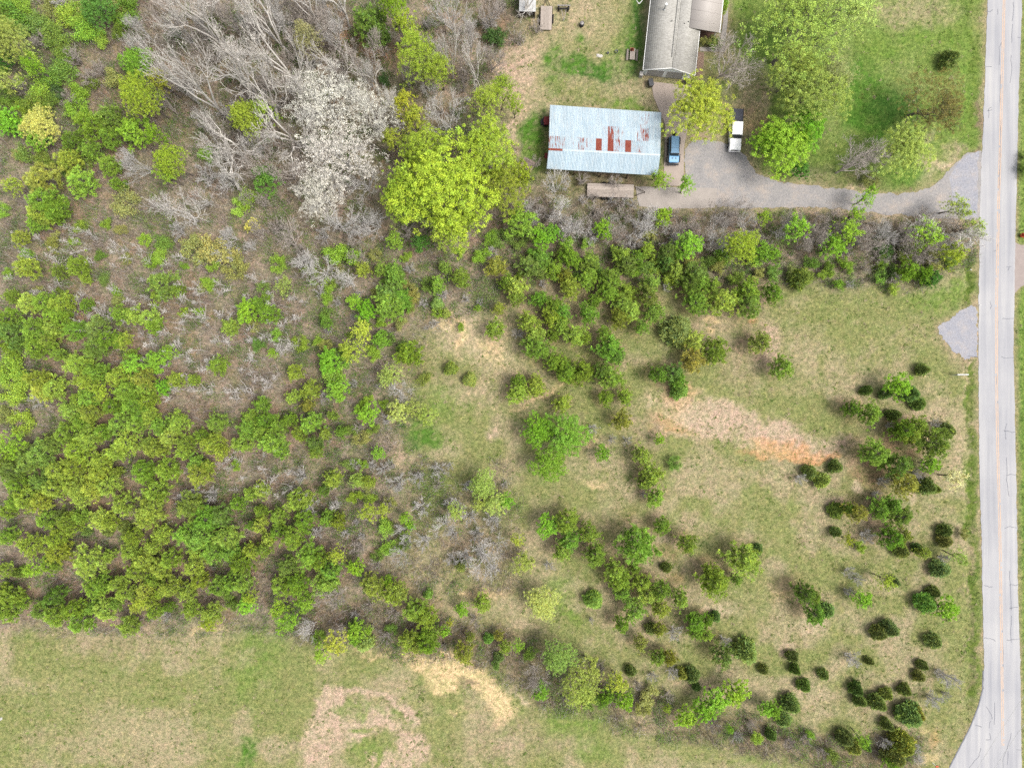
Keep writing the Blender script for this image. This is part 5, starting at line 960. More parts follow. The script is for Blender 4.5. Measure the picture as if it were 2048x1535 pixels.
    for cx in (2.05, 5.05):
        D = box("garage_door", (cx, y0 - .02, 1.05), (2.5, .03, 2.1), mdg, H)
        for k in range(4): box("door_panel", (cx, y0 - .05, .27 + k * .52), (2.46, .04, .49), mdoor, D, .012, seg=1)
        box("door_handle", (cx, y0 - .09, .55), (.18, .03, .04), md, D)
        for s in (-1, 1): box("door_trim", (cx + s * 1.32, y0 - .03, 1.1), (.12, .07, 2.2), mtrim, H)
        box("door_header", (cx, y0 - .03, 2.17), (2.52, .07, .12), mtrim, H)
    # porch roof on the right, with floor, posts and step
    mpr = plain("porch_metal_roof", alb(212, 204, 197), .55, .35, 0, .03, .6, .03)
    pr0, pr1, py0 = rid + (wid - rid) * .55, wid + 3.0, 6.7
    zA = rz(pr0) + .03; pr = slab("porch_roof", (pr0, py0, zA), (pr1, py0, zA - .55), (pr1, L, zA - .55), (pr0, L, zA), -.07, mpr, H)
    for k in range(6): 
        yy = py0 + 1.2 + k * 1.6; a = box_v(((pr0 + pr1) / 2, yy, 0), (pr1 - pr0 - .05, .05, .035)); a[:, 2] += zA + .085 - .55 * (a[:, 0] - pr0) / (pr1 - pr0); mm = MB(); mm.add(a, BOXF); link("roof_seam", mm.mesh("roof_seam", mpr, False, False), pr)
    box("porch_gutter", (pr1 + .05, (py0 + L) / 2, zA - .56), (.1, L - py0, .1), mtrim, H)
    mporch = plain("porch_wood", alb(112, 84, 72), .8, .2, 0, .2, 3, .1)
    box("porch_floor", ((wid + pr1) / 2 - .15, (py0 + L) / 2, .18), (pr1 - wid - .2, L - py0 - .3, .36), mporch, H, .02)
    for yy in (py0 + .35, py0 + 3.5, py0 + 6.8): box("porch_post", (pr1 - .35, yy, 1.35), (.12, .12, 2.1), mtrim, H)
    box("porch_rail", (pr1 - .35, py0 + 3.6, 1.1), (.06, 6.4, .08), mporch, H)
    box("porch_beam", ((wid + pr1) / 2, py0 + .3, 2.42), (pr1 - wid - .4, .12, .2), mporch, H)
    box("downspout", (.2, y0 - .1, 1.25), (.08, .08, 2.5), mtrim, H)

# ------------------------------------------------------------------ metal-roofed shed
def build_shed():
    zn, zr, zs = 2.9, 4.1, 3.0
    NW, NE, RW, RE, SW, SE = W(1100, 211, zn), W(1322.5, 226, zn), W(1097.3, 299, zr), W(1320.3, 310.5, zr), W(1093.3, 337, zs), W(1315.5, 350.5, zs)
    base = (SW + SE + NW + NE) / 4; base[2] = 0
    S = empty("metal_shed", tuple(base), "open shed with pale blue corrugated metal roof and rusty sheets", "shed")
    m, t, p = new_mat("corrugated_metal", .5, .35, .05)
    oi = t.nodes.new("ShaderNodeObjectInfo"); rn = noise(t, 1.1, 8, .75); fine = noise(t, 5, 6, .7)
    # streaks run down the slope
    tc = t.nodes.new("ShaderNodeTexCoord"); mp = t.nodes.new("ShaderNodeMapping"); mp.inputs["Scale"].default_value = (6.5, .7, 1); t.links.new(tc.outputs["Object"], mp.inputs["Vector"]); st = noise(t, 1.0, 6, .7, mp.outputs[0])
    blue = ramp(t, st, [(.3, alb(184, 212, 230)), (.5, alb(212, 231, 242)), (.7, alb(234, 243, 247))])
    blue = mixc(t, 1, blue, oi.outputs["Color"], 'MULTIPLY')
    rust = ramp(t, fine, [(.3, alb(132, 58, 46)), (.5, alb(160, 74, 58)), (.75, alb(196, 136, 108))])
    add = N(t, "ShaderNodeMath", operation='ADD'); t.links.new(st, add.inputs[0]); sub = N(t, "ShaderNodeMath", operation='SUBTRACT'); t.links.new(oi.outputs["Alpha"], sub.inputs[0]); sub.inputs[1].default_value = .55; t.links.new(sub.outputs[0], add.inputs[1])
    fac = ramp(t, add.outputs[0], [(.55, (0, 0, 0)), (.63, (1, 1, 1))])
    c = mixc(t, fac, blue, rust); t.links.new(c, p.inputs["Base Color"])
    rr = ramp(t, fac, [(0, (.42,) * 3), (1, (.9,) * 3)]); t.links.new(rr, p.inputs["Roughness"]); mr = ramp(t, fac, [(0, (.05,) * 3), (1, (0,) * 3)]); t.links.new(mr, p.inputs["Metallic"])
    r = np.random.default_rng(3); ncol = 19
    def patch(A, B, C, D, u0, u1, v0, v1, lift):     # A,B eave ends; D,C ridge ends
        k = 17; us = np.linspace(u0, u1, k); n = unit(np.cross(B - A, D - A)); n = n if n[2] > 0 else -n
        prof = np.array([0, .0, .035, .035] * 4 + [0]); out = []
        for v in (v0, v1):
            for i, uu in enumerate(us):
                q = A * (1 - uu) * (1 - v) + B * uu * (1 - v) + C * uu * v + D * (1 - uu) * v; out.append(q + n * (prof[i] + lift) - base)
        for uu, v in ((u0, v0), (u1, v0), (u1, v1), (u0, v1)): pass
        i = np.arange(k - 1); f = np.stack([i, i + 1, k + i + 1, k + i], 1); return np.array(out), f
    rusty = {(1, 10): .7, (2, 8): .86, (2, 10): .86, (2, 13): .84, (1, 15): .6, (1, 16): .64, (2, 0): .58, (2, 1): .6, (2, 2): .56, (2, 4): .55, (2, 5): .6, (2, 6): .57, (2, 7): .52, (2, 9): .53, (2, 11): .6, (2, 12): .59, (2, 14): .55, (2, 15): .58, (0, 15): .55, (0, 16): .57, (1, 9): .53, (1, 11): .57, (1, 12): .52, (2, 3): .53}
    rows = [(0, .40), (.395, .70), (.695, 1.0)]
    for j, (v0, v1) in enumerate(rows):
        for i in range(ncol):
            V, F = patch(NW, NE, RE, RW, i / ncol - (.0 if i == 0 else .002), (i + 1) / ncol, v0 - (.012 if j == 0 else 0), v1, .02 + .012 * j + .003 * (i % 2)); mm = MB(); mm.add(V, F)
            o = link("roof_sheet", mm.mesh("roof_sheet", m, False, False), S); b = r.uniform(.9, 1.06) * (1.02 if j == 0 else 1); o.color = (b, b, b, rusty.get((j, i), r.uniform(0, .26)))
    for i in range(ncol):
        V, F = patch(SW, SE, RE, RW, i / ncol, (i + 1) / ncol, -.012, 1.0, .02 + .003 * (i % 2)); mm = MB(); mm.add(V, F[:, ::-1])
        o = link("roof_sheet", mm.mesh("roof_sheet", m, False, False), S); b = r.uniform(.82, .98); o.color = (b * .94, b * .98, b, .47 if i == 14 else r.uniform(0, .24))
    # ridge cap in lengths, one of them rusty
    for i in range(8):
        a, b_ = RW + (RE - RW) * (i / 8), RW + (RE - RW) * ((i + 1) / 8); mm = MB(); ups = np.array([0, 0, .1]); dn = unit(NW - RW) * .2; ds = unit(SW - RW) * .14
        mm.add(np.array([a + dn + ups * .9, b_ + dn + ups * .9, b_ + ups * 1.15, a + ups * 1.15, a + ds + ups * .8, b_ + ds + ups * .8]) - base + np.array([0, 0, .003 * (i % 2)]), [[0, 1, 2, 3], [3, 2, 5, 4]])
        o = link("ridge_cap", mm.mesh("ridge_cap", m, False, False), S); o.color = (1.08, 1.06, 1.04, .98 if i == 0 else .1)
    mwood = plain("shed_timber", alb(126, 108, 94), .9, .1, 0, .2, 4, .2); mtin = plain("shed_wall_tin", alb(170, 178, 182), .6, .3, .2, .12, 2, .1)
    ins = lambda q, s=.97: (q - base) * np.array([s, s, 1])
    for q in (NW, NE, SW, SE, RW, RE):
        a = ins(q); a[2] = q[2] - .1; mm = MB(); mm.add(box_v((a[0], a[1], a[2] / 2), (.16, .16, a[2])), BOXF); link("post", mm.mesh("post", mwood, False, False), S)
    for k in (1, 2, 3):
        for A, B in ((NW, NE), (SW, SE)):
            a = ins(A + (B - A) * k / 4); h = a[2] - .1; mm = MB(); mm.add(box_v((a[0], a[1], h / 2), (.16, .16, h)), BOXF); link("post", mm.mesh("post", mwood, False, False), S)
    for A, B in ((NW, NE), (SW, SE), (RW, RE)):
        a, b_ = ins(A), ins(B); a[2] -= .12; b_[2] -= .12; mm = MB(); mm.add(*tubes([a], [b_], .09, .09, 4)); link("beam", mm.mesh("beam", mwood, False, False), S)
    a, b_ = ins(NW), ins(NE); mm = MB(); v = np.array([[*a[:2], 0], [*b_[:2], 0], [*b_[:2], 2.75], [*a[:2], 2.75]]); nn = unit(np.cross(v[1] - v[0], v[3] - v[0])) * .06
    mm.add(np.vstack([v, v + nn]), [[0, 1, 2, 3], [7, 6, 5, 4], [0, 4, 5, 1], [3, 2, 6, 7], [1, 5, 6, 2], [0, 3, 7, 4]]); link("rear_wall", mm.mesh("rear_wall", mtin, False, False), S)

# ------------------------------------------------------------------ vehicles
def wheel(parent, x, y, r, w, mt, mr):
    o = cyl("wheel", (x - w / 2, y, r), r, r, w, mt, parent, 18, 'x'); 
    cyl("rim", (x + (w / 2 - .02 if x > 0 else -w / 2 - .01), y, r), r * .6, r * .55, .03, mr, o, 14, 'x'); return o

def prism(name, prof, half, mat, parent, bev=.04, half_top=None):
    """a side profile (y, z) given a width; vertices higher up can be narrower"""
    zmax = max(p[1] for p in prof); zmin = min(p[1] for p in prof); bm = bmesh.new(); A, B = [], []
    for y, z in prof:
        hw = half if half_top is None else half + (half_top - half) * (z - zmin) / (zmax - zmin + 1e-6)
        A.append(bm.verts.new((-hw, y, z))); B.append(bm.verts.new((hw, y, z)))
    n = len(prof); bm.faces.new(A); bm.faces.new(B[::-1])
    for i in range(n): bm.faces.new((A[i], B[i], B[(i + 1) % n], A[(i + 1) % n])[::-1])
    bmesh.ops.recalc_face_normals(bm, faces=bm.faces[:])
    if bev: bmesh.ops.bevel(bm, geom=bm.edges[:], offset=bev, segments=2, affect='EDGES', profile=.5)
    me = bpy.data.meshes.new(name); bm.to_mesh(me); bm.free(); me.materials.append(mat); return link(name, me, parent)

def build_vehicles():
    blue, t, p = new_mat("blue_car_paint", .28, .5); p.inputs["Base Color"].default_value = (*alb(130, 198, 250), 1); p.inputs["Coat Weight"].default_value = .5
    roofp = plain("blue_hardtop", alb(124, 168, 204), .4, .5, 0, .05, 2, 0)
    white, t, p = new_mat("white_truck_paint", .3, .5); p.inputs["Base Color"].default_value = (.8, .8, .79, 1); p.inputs["Coat Weight"].default_value = .5
    blk = plain("black_plastic", (.02, .02, .022), .6, .3, 0, .2, 5, .05); tyre = plain("tyre_rubber", (.018, .018, .018), .9, .2, 0, .2, 5, .1); rim = plain("rim_alloy", (.35, .35, .36), .35, .5, .8, .1, 4, 0)
    glass, t, p = new_mat("dark_glass", .06, .6); p.inputs["Base Color"].default_value = (.02, .026, .03, 1)
    lamp = plain("lamp_glass", (.6, .6, .6), .15, .6, 0, .05, 4, 0); red = plain("tail_lamp", (.35, .02, .02), .2, .5, 0, .05, 4, 0); grille_m = plain("grille_dark", (.03, .03, .035), .5, .4, 0, .2, 5, 0); chrome = plain("chrome", (.6, .6, .62), .2, .6, .9, .03, 3, 0)
    # blue four-door off-roader, nose pointing down the picture (-y)
    b = W(1345, 303.5); V = empty("off_road_car", (b[0], b[1], .09), "bright blue boxy off-road car parked beside the metal shed", "car", None, math.radians(-1.5))
    box("tub", (0, .35, .85), (1.56, 3.0, .62), blue, V, .06)
    prism("hood", [(-2.0, .78), (-2.0, 1.1), (-1.2, 1.2), (-1.12, 1.2), (-1.12, .78)], .76, blue, V, .05)
    hb = bpy.data.objects["hood"] if False else None
    box("grille", (0, -2.02, .92), (1.2, .06, .42), blue, V, .02)
    for k in range(7): box("grille_slot", (-.36 + k * .12, -2.056, .93), (.06, .02, .3), grille_m, V)
    for s in (-1, 1): cyl("headlight", (s * .5, -2.04, .95), .11, .11, .05, lamp, V, 14, 'y')
    prism("cabin", [(-.95, 1.15), (-.78, 1.72), (1.82, 1.72), (1.86, 1.15)], .74, roofp, V, .05, .66)
    prism("windshield", [(-1.08, 1.18), (-.84, 1.7), (-.8, 1.7), (-.99, 1.18)], .68, glass, V, .0, .62)
    for s in (-1, 1):
        for y, l in ((-.3, .75), (.55, .75), (1.38, .62)): box("side_window", (s * .725, y, 1.44), (.02, l, .36), glass, V, rot=Matrix.Rotation(s * -.14, 3, 'Y'))
        for y in (-1.42, 1.36): box("wheel_arch", (s * .86, y, .93), (.26, 1.0, .09), blk, V, .03)
        box("side_step", (s * .86, 0, .42), (.14, 1.7, .07), blk, V, .02); box("mirror", (s * .92, -.86, 1.22), (.2, .1, .18), blk, V, .03)
        box("tail_light", (s * .68, 1.87, .95), (.14, .06, .22), red, V)
        for y in (-1.42, 1.36): wheel(V, s * .82, y, .41, .27, tyre, rim)
    box("front_bumper", (0, -2.2, .58), (1.7, .24, .2), blk, V, .04); box("rear_bumper", (0, 2.0, .55), (1.6, .2, .2), blk, V, .03)
    box("hood_vent", (-.26, -1.42, 1.19), (.2, .16, .03), grille_m, V, rot=Matrix.Rotation(.12, 3, 'X')); box("hood_vent", (.26, -1.42, 1.19), (.2, .16, .03), grille_m, V, rot=Matrix.Rotation(.12, 3, 'X'))
    cyl("spare_tyre", (0, 2.2, 1.05), .39, .39, .24, tyre, V, 18, 'y')
    for x in (-.62, .62): box("roof_rail", (x, .55, 1.735), (.05, 2.3, .03), blk, V)
    box("roof_panel_seam", (0, .0, 1.722), (1.2, .03, .01), blk, V)
    # white pickup with a dark flat bed
    b = W(1467.5, 266); V = empty("pickup_truck", (b[0], b[1], .03), "white pickup truck with dark flat bed on the gravel drive", "pickup truck", None, math.radians(-2.5))
    prism("cab", [(-1.25, .95), (-.95, 1.86), (-.7, 1.93), (.95, 1.93), (1.15, 1.8), (1.2, .5), (-1.25, .5)], .95, white, V, .07, .8)
    prism("hood", [(-2.95, .55), (-3.0, .98), (-2.8, 1.12), (-1.2, 1.24), (-1.1, 1.2), (-1.1, .55)], .92, white, V, .07, .86)
    prism("windshield", [(-1.33, 1.2), (-.93, 1.87), (-.89, 1.87), (-1.22, 1.2)], .82, glass, V, 0, .74)
    for s in (-1, 1):
        box("side_window", (s * .885, -.2, 1.5), (.03, 1.0, .42), glass, V, rot=Matrix.Rotation(s * -.11, 3, 'Y')); box("side_window", (s * .885, .72, 1.5), (.03, .55, .42), glass, V, rot=Matrix.Rotation(s * -.11, 3, 'Y'))
        box("mirror", (s * 1.1, -1.05, 1.25), (.22, .1, .26), blk, V, .03); box("headlight", (s * .7, -3.0, .85), (.34, .08, .2), lamp, V, .02)
        box("door_handle", (s * .955, .2, 1.1), (.03, .18, .04), blk, V)
        for y in (-2.1, 1.9): wheel(V, s * .86, y, .4, .27, tyre, rim)
    box("rear_window", (0, 1.17, 1.5), (1.35, .04, .4), glass, V); box("grille", (0, -3.02, .85), (1.0, .05, .26), grille_m, V, .01); box("front_bumper", (0, -3.08, .55), (1.85, .16, .22), chrome, V, .04)
    box("cowl", (0, -1.2, 1.235), (1.5, .16, .03), blk, V)
    for x in (-.3, .25): box("wiper", (x, -1.22, 1.29), (.5, .03, .02), blk, V, rot=Matrix.Rotation(.1, 3, 'Z'))
    mbed = plain("dark_bed", alb(84, 86, 98), .7, .3, 0, .15, 2, .1)
    bed = box("flat_bed", (0, 2.32, .93), (2.05, 2.2, .12), blk, V, .02)
    for k in range(9): box("bed_board", (-.88 + k * .22, 2.32, 1.0), (.205, 2.14, .03), mbed, bed)
    box("headache_rack", (0, 1.3, 1.35), (1.7, .06, .7), blk, V, .02); box("rear_bumper", (0, 3.4, .6), (1.9, .12, .18), blk, V, .02)
    for s in (-1, 1): box("bed_rail", (s * 1.03, 2.32, 1.04), (.06, 2.2, .1), blk, V); box("tail_light", (s * .8, 3.44, .8), (.2, .05, .12), red, V)

# ------------------------------------------------------------------ yard things
def deck_trailer(name, cpx, cpy, lx, ly, z, along, label, nb, mw, mfr, tongue, rz, wheels=True):
    b = W(cpx, cpy, z); T = empty(name, (b[0], b[1], 0), label, "trailer", None, rz)
    for k in range(nb):
        if along == 'x': c, s = (0, -ly / 2 + (k + .5) * ly / nb, z), (lx * random.uniform(.985, 1), ly / nb * .93, .045)
        else: c, s = (-lx / 2 + (k + .5) * lx / nb, 0, z), (lx / nb * .93, ly * random.uniform(.985, 1), .045)
        o = box("plank", (c[0], c[1], c[2] + random.uniform(0, .008)), s, mw, T); v = random.uniform(.85, 1.1); o.color = (v, v, v, 1)
    for s in (-1, 1): box("side_rail", (0, s * (ly / 2 + .04), z - .02), (lx, .07, .14), mfr, T) if along == 'x' else box("side_rail", (s * (lx / 2 + .04), 0, z - .02), (.07, ly, .14), mfr, T)
    if wheels:
        rub = plain("trailer_rubber", (.02, .02, .02), .9, .2, 0, .2, 5, .1); rm = plain("trailer_rim", (.3, .3, .3), .5, .4, .5, .1, 4, 0)
        for s in (-1, 1):
            for q in (-.45, .45):
                if along == 'x': 
                    o = cyl("wheel", (q - lx * .08, s * (ly / 2 + .2) - .1, .36), .36, .36, .2, rub, T, 16, 'y')
                else: o = cyl("wheel", (s * (lx / 2 + .18) - .1, q * .8, .33), .33, .33, .2, rub, T, 16, 'x')
    mm = MB(); mm.add(*tubes([tongue[0], tongue[1]], [tongue[2], tongue[2]], .05, .05, 4)); link("tongue", mm.mesh("tongue", mfr, False, False), T)
    mm = MB(); e = np.array(tongue[2]); mm.add(*tubes([[e[0], e[1], 0.02]], [[e[0], e[1], e[2] + .15]], .04, .04, 6)); link("jack_stand", mm.mesh("jack_stand", mfr, False, False), T)
    return T

def obj_tint_wood(name, a, b):
    m, t, p = new_mat(name, .9, .1); oi = t.nodes.new("ShaderNodeObjectInfo")
    tc = t.nodes.new("ShaderNodeTexCoord"); mp = t.nodes.new("ShaderNodeMapping"); mp.inputs["Scale"].default_value = (2, 2, 2); t.links.new(tc.outputs["Object"], mp.inputs["Vector"])
    c = ramp(t, noise(t, 2.0, 8, .75, mp.outputs[0]), [(.3, a), (.7, b)]); c = mixc(t, 1, c, oi.outputs["Color"], 'MULTIPLY'); t.links.new(c, p.inputs["Base Color"]); bump(t, p, noise(t, 14, 5), .3, .02); return m

def build_yard():
    mw = obj_tint_wood("weathered_boards", alb(190, 176, 164), alb(226, 213, 202)); mfr = plain("rusty_frame", alb(92, 80, 74), .8, .3, .2, .2, 4, .1)
    deck_trailer("flatbed_trailer", 1221, 381, 7.3, 2.05, .7, 'x', "long flatbed trailer with weathered plank deck below the metal shed", 9, mw, mfr, [(3.65, -.75, .62), (3.65, .75, .62), (5.4, 0, .55)], math.radians(-2.0))
    deck_trailer("plank_trailer", 1092.5, 36, 1.75, 3.7, .55, 'y', "short grey plank-decked trailer at the yard's top edge", 8, mw, mfr, [(-.5, 1.85, .5), (.5, 1.85, .5), (0, 3.1, .45)], math.radians(-2))
    # white-roofed lean-to at the top edge
    b = W(1054, 38); T = empty("lean_to", (b[0], b[1], 0), "small white-roofed lean-to beside the grey plank trailer", "shed", None, math.radians(-1.5))
    mgw = plain("grey_boards", alb(134, 122, 112), .9, .1, 0, .2, 3, .2); mwr = plain("white_sheet_roof", alb(232, 232, 230), .6, .3, 0, .1, 1.2, .35)
    box("roof", (0, 2.35, 2.32), (2.55, 4.9, .06), mwr, T, .01, rot=None)
    for x in (-1.12, 1.12):
        for y in (.05, 2.3, 4.6): box("post", (x, y, 1.15), (.1, .1, 2.3), mgw, T)
    for k in range(8): box("board", (-1.22, .35 + k * .6, 1.1), (.04, .56, 2.1), mgw, T); box("board", (1.22, .35 + k * .6, 1.1), (.04, .56, 2.1), mgw, T)
    box("cross_beam", (0, .05, 2.2), (2.3, .1, .14), mgw, T); box("cross_beam", (0, 4.6, 2.2), (2.3, .1, .14), mgw, T)
    for k in range(4): box("shelf", (0, .7, .35 + k * .35), (2.1, .5, .04), mgw, T)
    # towed implement
    b = W(1127, 22); T = empty("towed_implement", (b[0], b[1], 0), "dark towed blade implement with a pale bar behind the drum", "farm implement", None, 0)
    mst = plain("pale_steel_bar", alb(190, 184, 180), .6, .3, .3, .1, 4, 0); mdk = plain("dark_steel", alb(64, 62, 64), .7, .3, .3, .2, 4, .1)
    box("bar", (0, .45, .75), (2.1, .14, .12), mst, T, .02); box("blade", (0, .15, .4), (1.7, .1, .55), mdk, T, .02, rot=Matrix.Rotation(.3, 3, 'X'))
    for x in (-.7, .7): box("end_plate", (x, .1, .4), (.08, .7, .6), mdk, T, .02); cyl("wheel", (x * 1.15 - .08, .3, .3), .3, .3, .16, mdk, T, 14, 'x')
    mm = MB(); mm.add(*tubes([(-.35, -.1, .5), (.35, -.1, .5)], [(0, -1.8, .45), (0, -1.8, .45)], .05, .04, 5)); link("tongue", mm.mesh("tongue", mst, False, False), T)
    for x in (-.25, 0, .25): box("strut", (x, .2, .62), (.05, .6, .05), mdk, T)
    # drum
    b = W(1163, 51.5); T = empty("steel_drum", (b[0], b[1], 0), "dark round drum with a pale lid on the tan yard", "drum")
    cyl("barrel", (0, 0, 0), .33, .36, .8, mdk, T, 20); cyl("lid", (0, 0, .8), .3, .27, .05, mst, T, 20); cyl("hoop", (0, 0, .38), .375, .375, .05, mdk, T, 20); cyl("lid_knob", (0, 0, .85), .05, .04, .05, mdk, T, 10)
    # picnic table
    b = W(1263.5, 112.5); T = empty("picnic_table", (b[0], b[1], 0), "weathered grey picnic table with benches beside the house", "picnic table", None, math.radians(-4))
    for k in range(4): o = box("table_board", (-.3 + k * .2, 0, .74), (.18, 1.75, .04), mw, T, .008, seg=1); o.color = (.8, .8, .82, 1)
    for s in (-1, 1):
        for k in range(2): o = box("bench_board", (s * (.66 + k * .15), 0, .44), (.14, 1.75, .04), mw, T, .008, seg=1); o.color = (.62, .62, .64, 1)
        for y in (-.6, .6): box("leg", (s * .42, y, .36), (.07, .06, .8), mgw, T, rot=Matrix.Rotation(s * -.35, 3, 'Y'))
    for y in (-.6, .6): box("brace", (0, y, .4), (1.5, .05, .08), mgw, T)
    b = W(1264, 100.5, .76); T = empty("rusty_grill", (b[0], b[1], .765), "small rusty brown tabletop grill on the picnic table", "grill", None, math.radians(-4))
    mru = plain("rust_brown", alb(158, 112, 88), .9, .15, 0, .25, 6, .2); cyl("bowl", (0, 0, .06), .17, .22, .16, plain("burnt_rust", alb(96, 40, 34), .9, .1, 0, .2, 6, .1), T, 16); box("tray", (0, .12, .03), (.62, .55, .04), mru, T, .01)
    for a in range(3): box("leg", (.12 * math.cos(a * 2.1), .12 * math.sin(a * 2.1), .055), (.03, .03, .03), mru, T)
    # buckets and rubbish on the lawn
    mbk = plain("blue_grey_bucket", alb(112, 116, 136), .5, .4, 0, .1, 4, 0)
    for n, (x, y, r_, l) in enumerate(((1232.5, 104.5, .24, "blue-grey bucket close to the picnic table"), (1215.5, 107.5, .17, "small pale grey bucket beside the white rags"))):
        b = W(x, y); T = empty("bucket", (b[0], b[1], 0), l, "bucket", "buckets on the lawn"); th = np.arange(18) * 2 * np.pi / 18
        v = np.vstack([np.stack([np.cos(th) * r_ * k, np.sin(th) * r_ * k, np.full(18, z)], 1) for k, z in ((.78, 0), (1, .34), (.94, .34), (.72, .03))]); i = np.arange(18); j = (i + 1) % 18; mm = MB()
        mm.add(v, np.vstack([np.stack([a * 18 + i, a * 18 + j, (a + 1) * 18 + j, (a + 1) * 18 + i], 1) for a in range(3)])); mm.f.append(np.array([np.arange(54, 72)])); link("pail", mm.mesh("pail", mbk, False, False), T)
        a = np.linspace(0, np.pi, 9); hp = np.stack([np.cos(a) * r_, np.full(9, .0), .34 + np.sin(a) * r_ * .25], 1); hp[:, 1] += np.sin(a) * r_ * .8; mm = MB(); mm.add(*tubes(hp[:-1], hp[1:], .012, .012, 4)); link("handle", mm.mesh("handle", mst, False, False), T)
    def rag(name, px, py, s, label, cat, mat, seed, hgt=.12):
        r = np.random.default_rng(seed); b = W(px, py); n = 9; g = np.linspace(-1, 1, n); X, Y = np.meshgrid(g, g); Z = (fbm(X.ravel() * 2 + seed, Y.ravel() * 2, seed) * .9 + .1) * hgt * 2; rr = np.hypot(X, Y).ravel(); k = 1 + r.normal(0, .12, n * n)
        Z = np.where(rr > .95, .0, Z) + .02; v = np.stack([X.ravel() * s[0] * k, Y.ravel() * s[1] * k, Z], 1); i = np.arange(n * n).reshape(n, n); f = np.stack([i[:-1, :-1], i[:-1, 1:], i[1:, 1:], i[1:, :-1]], -1).reshape(-1, 4); mm = MB(); mm.add(v, f)
        o = link(name, mm.mesh(name, mat, True, False), None, (b[0], b[1], 0), None, label, cat); o.rotation_euler = (0, 0, r.uniform(0, 3)); return o
    mcl = plain("pale_cloth", alb(236, 230, 222), .9, .1, 0, .08, 3, .1)
    rag("rag", 1199.5, 112, (.5, .26), "crumpled white rags lying on the back lawn", "rag", mcl, 3); rag("plastic_sack", 937, 199, (.42, .38), "white crumpled plastic sack in the wood above the lime tree", "sack", mcl, 5, .2); rag("plastic_bag", 918, 180, (.22, .2), "small cream bag in the wood above the white sack", "bag", plain("cream_plastic", alb(222, 214, 180), .7, .2, 0, .1, 4, 0), 6)
    rag("plastic_scrap", 846, 1285, (.3, .16), "white plastic scrap caught by pines above the cream slope", "scrap", mcl, 8, .9); rag("stone", 2.5, 1436, (.24, .2), "pale stone in the field at the left edge", "stone", plain("pale_stone", alb(228, 224, 216), .9, .1, 0, .08, 4, .3), 9, .15)
    # V-armed white post
    b = W(1272.5, 24); T = empty("antenna_post", (b[0], b[1], 0), "thin post with two white V-shaped arms beside the house", "antenna"); ar = plain("white_arm", alb(244, 244, 242), .5, .4, 0, .03, 3, 0)
    mm = MB(); mm.add(*tubes([(0, 0, 0)], [(0, 0, 2.3)], .035, .03, 8)); link("post", mm.mesh("post", mfr, False, False), T)
    for dx, dy in ((-.38, .5), (.5, .48)): mm = MB(); mm.add(*tubes([(0, 0, 2.25)], [(dx, dy, 2.35)], .075, .06, 6)); link("arm", mm.mesh("arm", ar, False, False), T)
    # black wheeled bin, white utility boxes, dark barbecue at the garage
    b = W(1299.5, 170); T = empty("wheeled_bin", (b[0], b[1], .08), "black wheeled bin on the apron's left edge by the garage", "bin", None, math.radians(12)); bk = plain("black_bin_plastic", (.025, .026, .028), .45, .4, 0, .1, 4, 0)
    box("bin_body", (0, 0, .5), (.62, 1.0, .95), bk, T, .06, taper=(1.12, 1.06)); box("lid", (0, -.02, 1.02), (.74, 1.1, .09), plain("bin_lid_plastic", (.045, .046, .05), .35, .5, 0, .1, 4, 0), T, .04); box("lid_handle", (0, .6, 1.0), (.5, .06, .05), bk, T, .02)
    for s in (-1, 1): cyl("wheel", (s * .3 - .04, .5, .1), .1, .1, .08, bk, T, 12, 'x')
    b = W(1281, 152); T = empty("utility_box", (b[0], b[1], 0), "white utility box at the house's left front corner", "utility box", None, math.radians(-6)); box("case", (0, 0, .45), (.5, .62, .9), mwr, T, .03); box("lid", (0, 0, .93), (.56, .68, .06), mcl, T, .02); box("panel", (0, -.33, .5), (.36, .02, .5), mst, T)
    b = W(1373, 168); T = empty("barbecue", (b[0], b[1], .08), "dark barbecue cart standing by the right garage door", "barbecue", None, math.radians(-6)); prism("hood", [(-.25, .82), (-.22, 1.05), (0, 1.16), (.22, 1.05), (.25, .82)], .38, bk, T, .03); box("firebox", (0, 0, .74), (.78, .5, .16), mdk, T, .02)
    for s in (-1, 1): box("side_shelf", (s * .56, 0, .8), (.32, .46, .03), mdk, T)
    for x in (-.33, .33):
        for y in (-.2, .2): box("leg", (x, y, .34), (.04, .04, .68), mdk, T)
    # small brown-roofed hut and red machine ends beside the shed
    b = W(1055, 334); T = empty("small_hut", (b[0], b[1], 0), "small hut with plain brown roof left of the metal shed", "hut", None, math.radians(-28)); mbr = plain("brown_board_roof", alb(168, 148, 138), .9, .1, 0, .12, 2, .2)
    box("wall", (0, 0, .6), (1.5, 1.3, 1.2), mgw, T, .01)
    for s in (-1, 1): box("roof_panel", (s * .48, 0, 1.31), (1.0, 1.65, .05), mbr, T, rot=Matrix.Rotation(s * .18, 3, 'Y'))
    box("doorway", (0, -.66, .45), (.5, .03, .8), mdk, T)
    mred = plain("dull_red_paint", alb(150, 52, 52), .6, .3, 0, .25, 4, .1)
    b = W(1093, 246); T = empty("red_machine", (b[0], b[1], 0), "dull red farm machine half hidden under the shed's left edge", "farm machine", None, 0); box("hopper", (.2, 0, .75), (1.1, 1.1, .5), mred, T, .04, taper=(1.15, 1.15)); box("frame", (-.1, 0, .4), (1.6, .9, .1), mdk, T)
    for s in (-1, 1): cyl("wheel", (-.2, s * .55 - .08, .35), .35, .35, .16, mdk, T, 16, 'y')
    box("hitch", (-.85, 0, .45), (.5, .1, .08), mdk, T); box("cross_bar", (-.55, 0, .8), (.1, 1.5, .08), mdk, T); box("seat", (-.35, 0, 1.0), (.35, .4, .06), mred, T, .02)
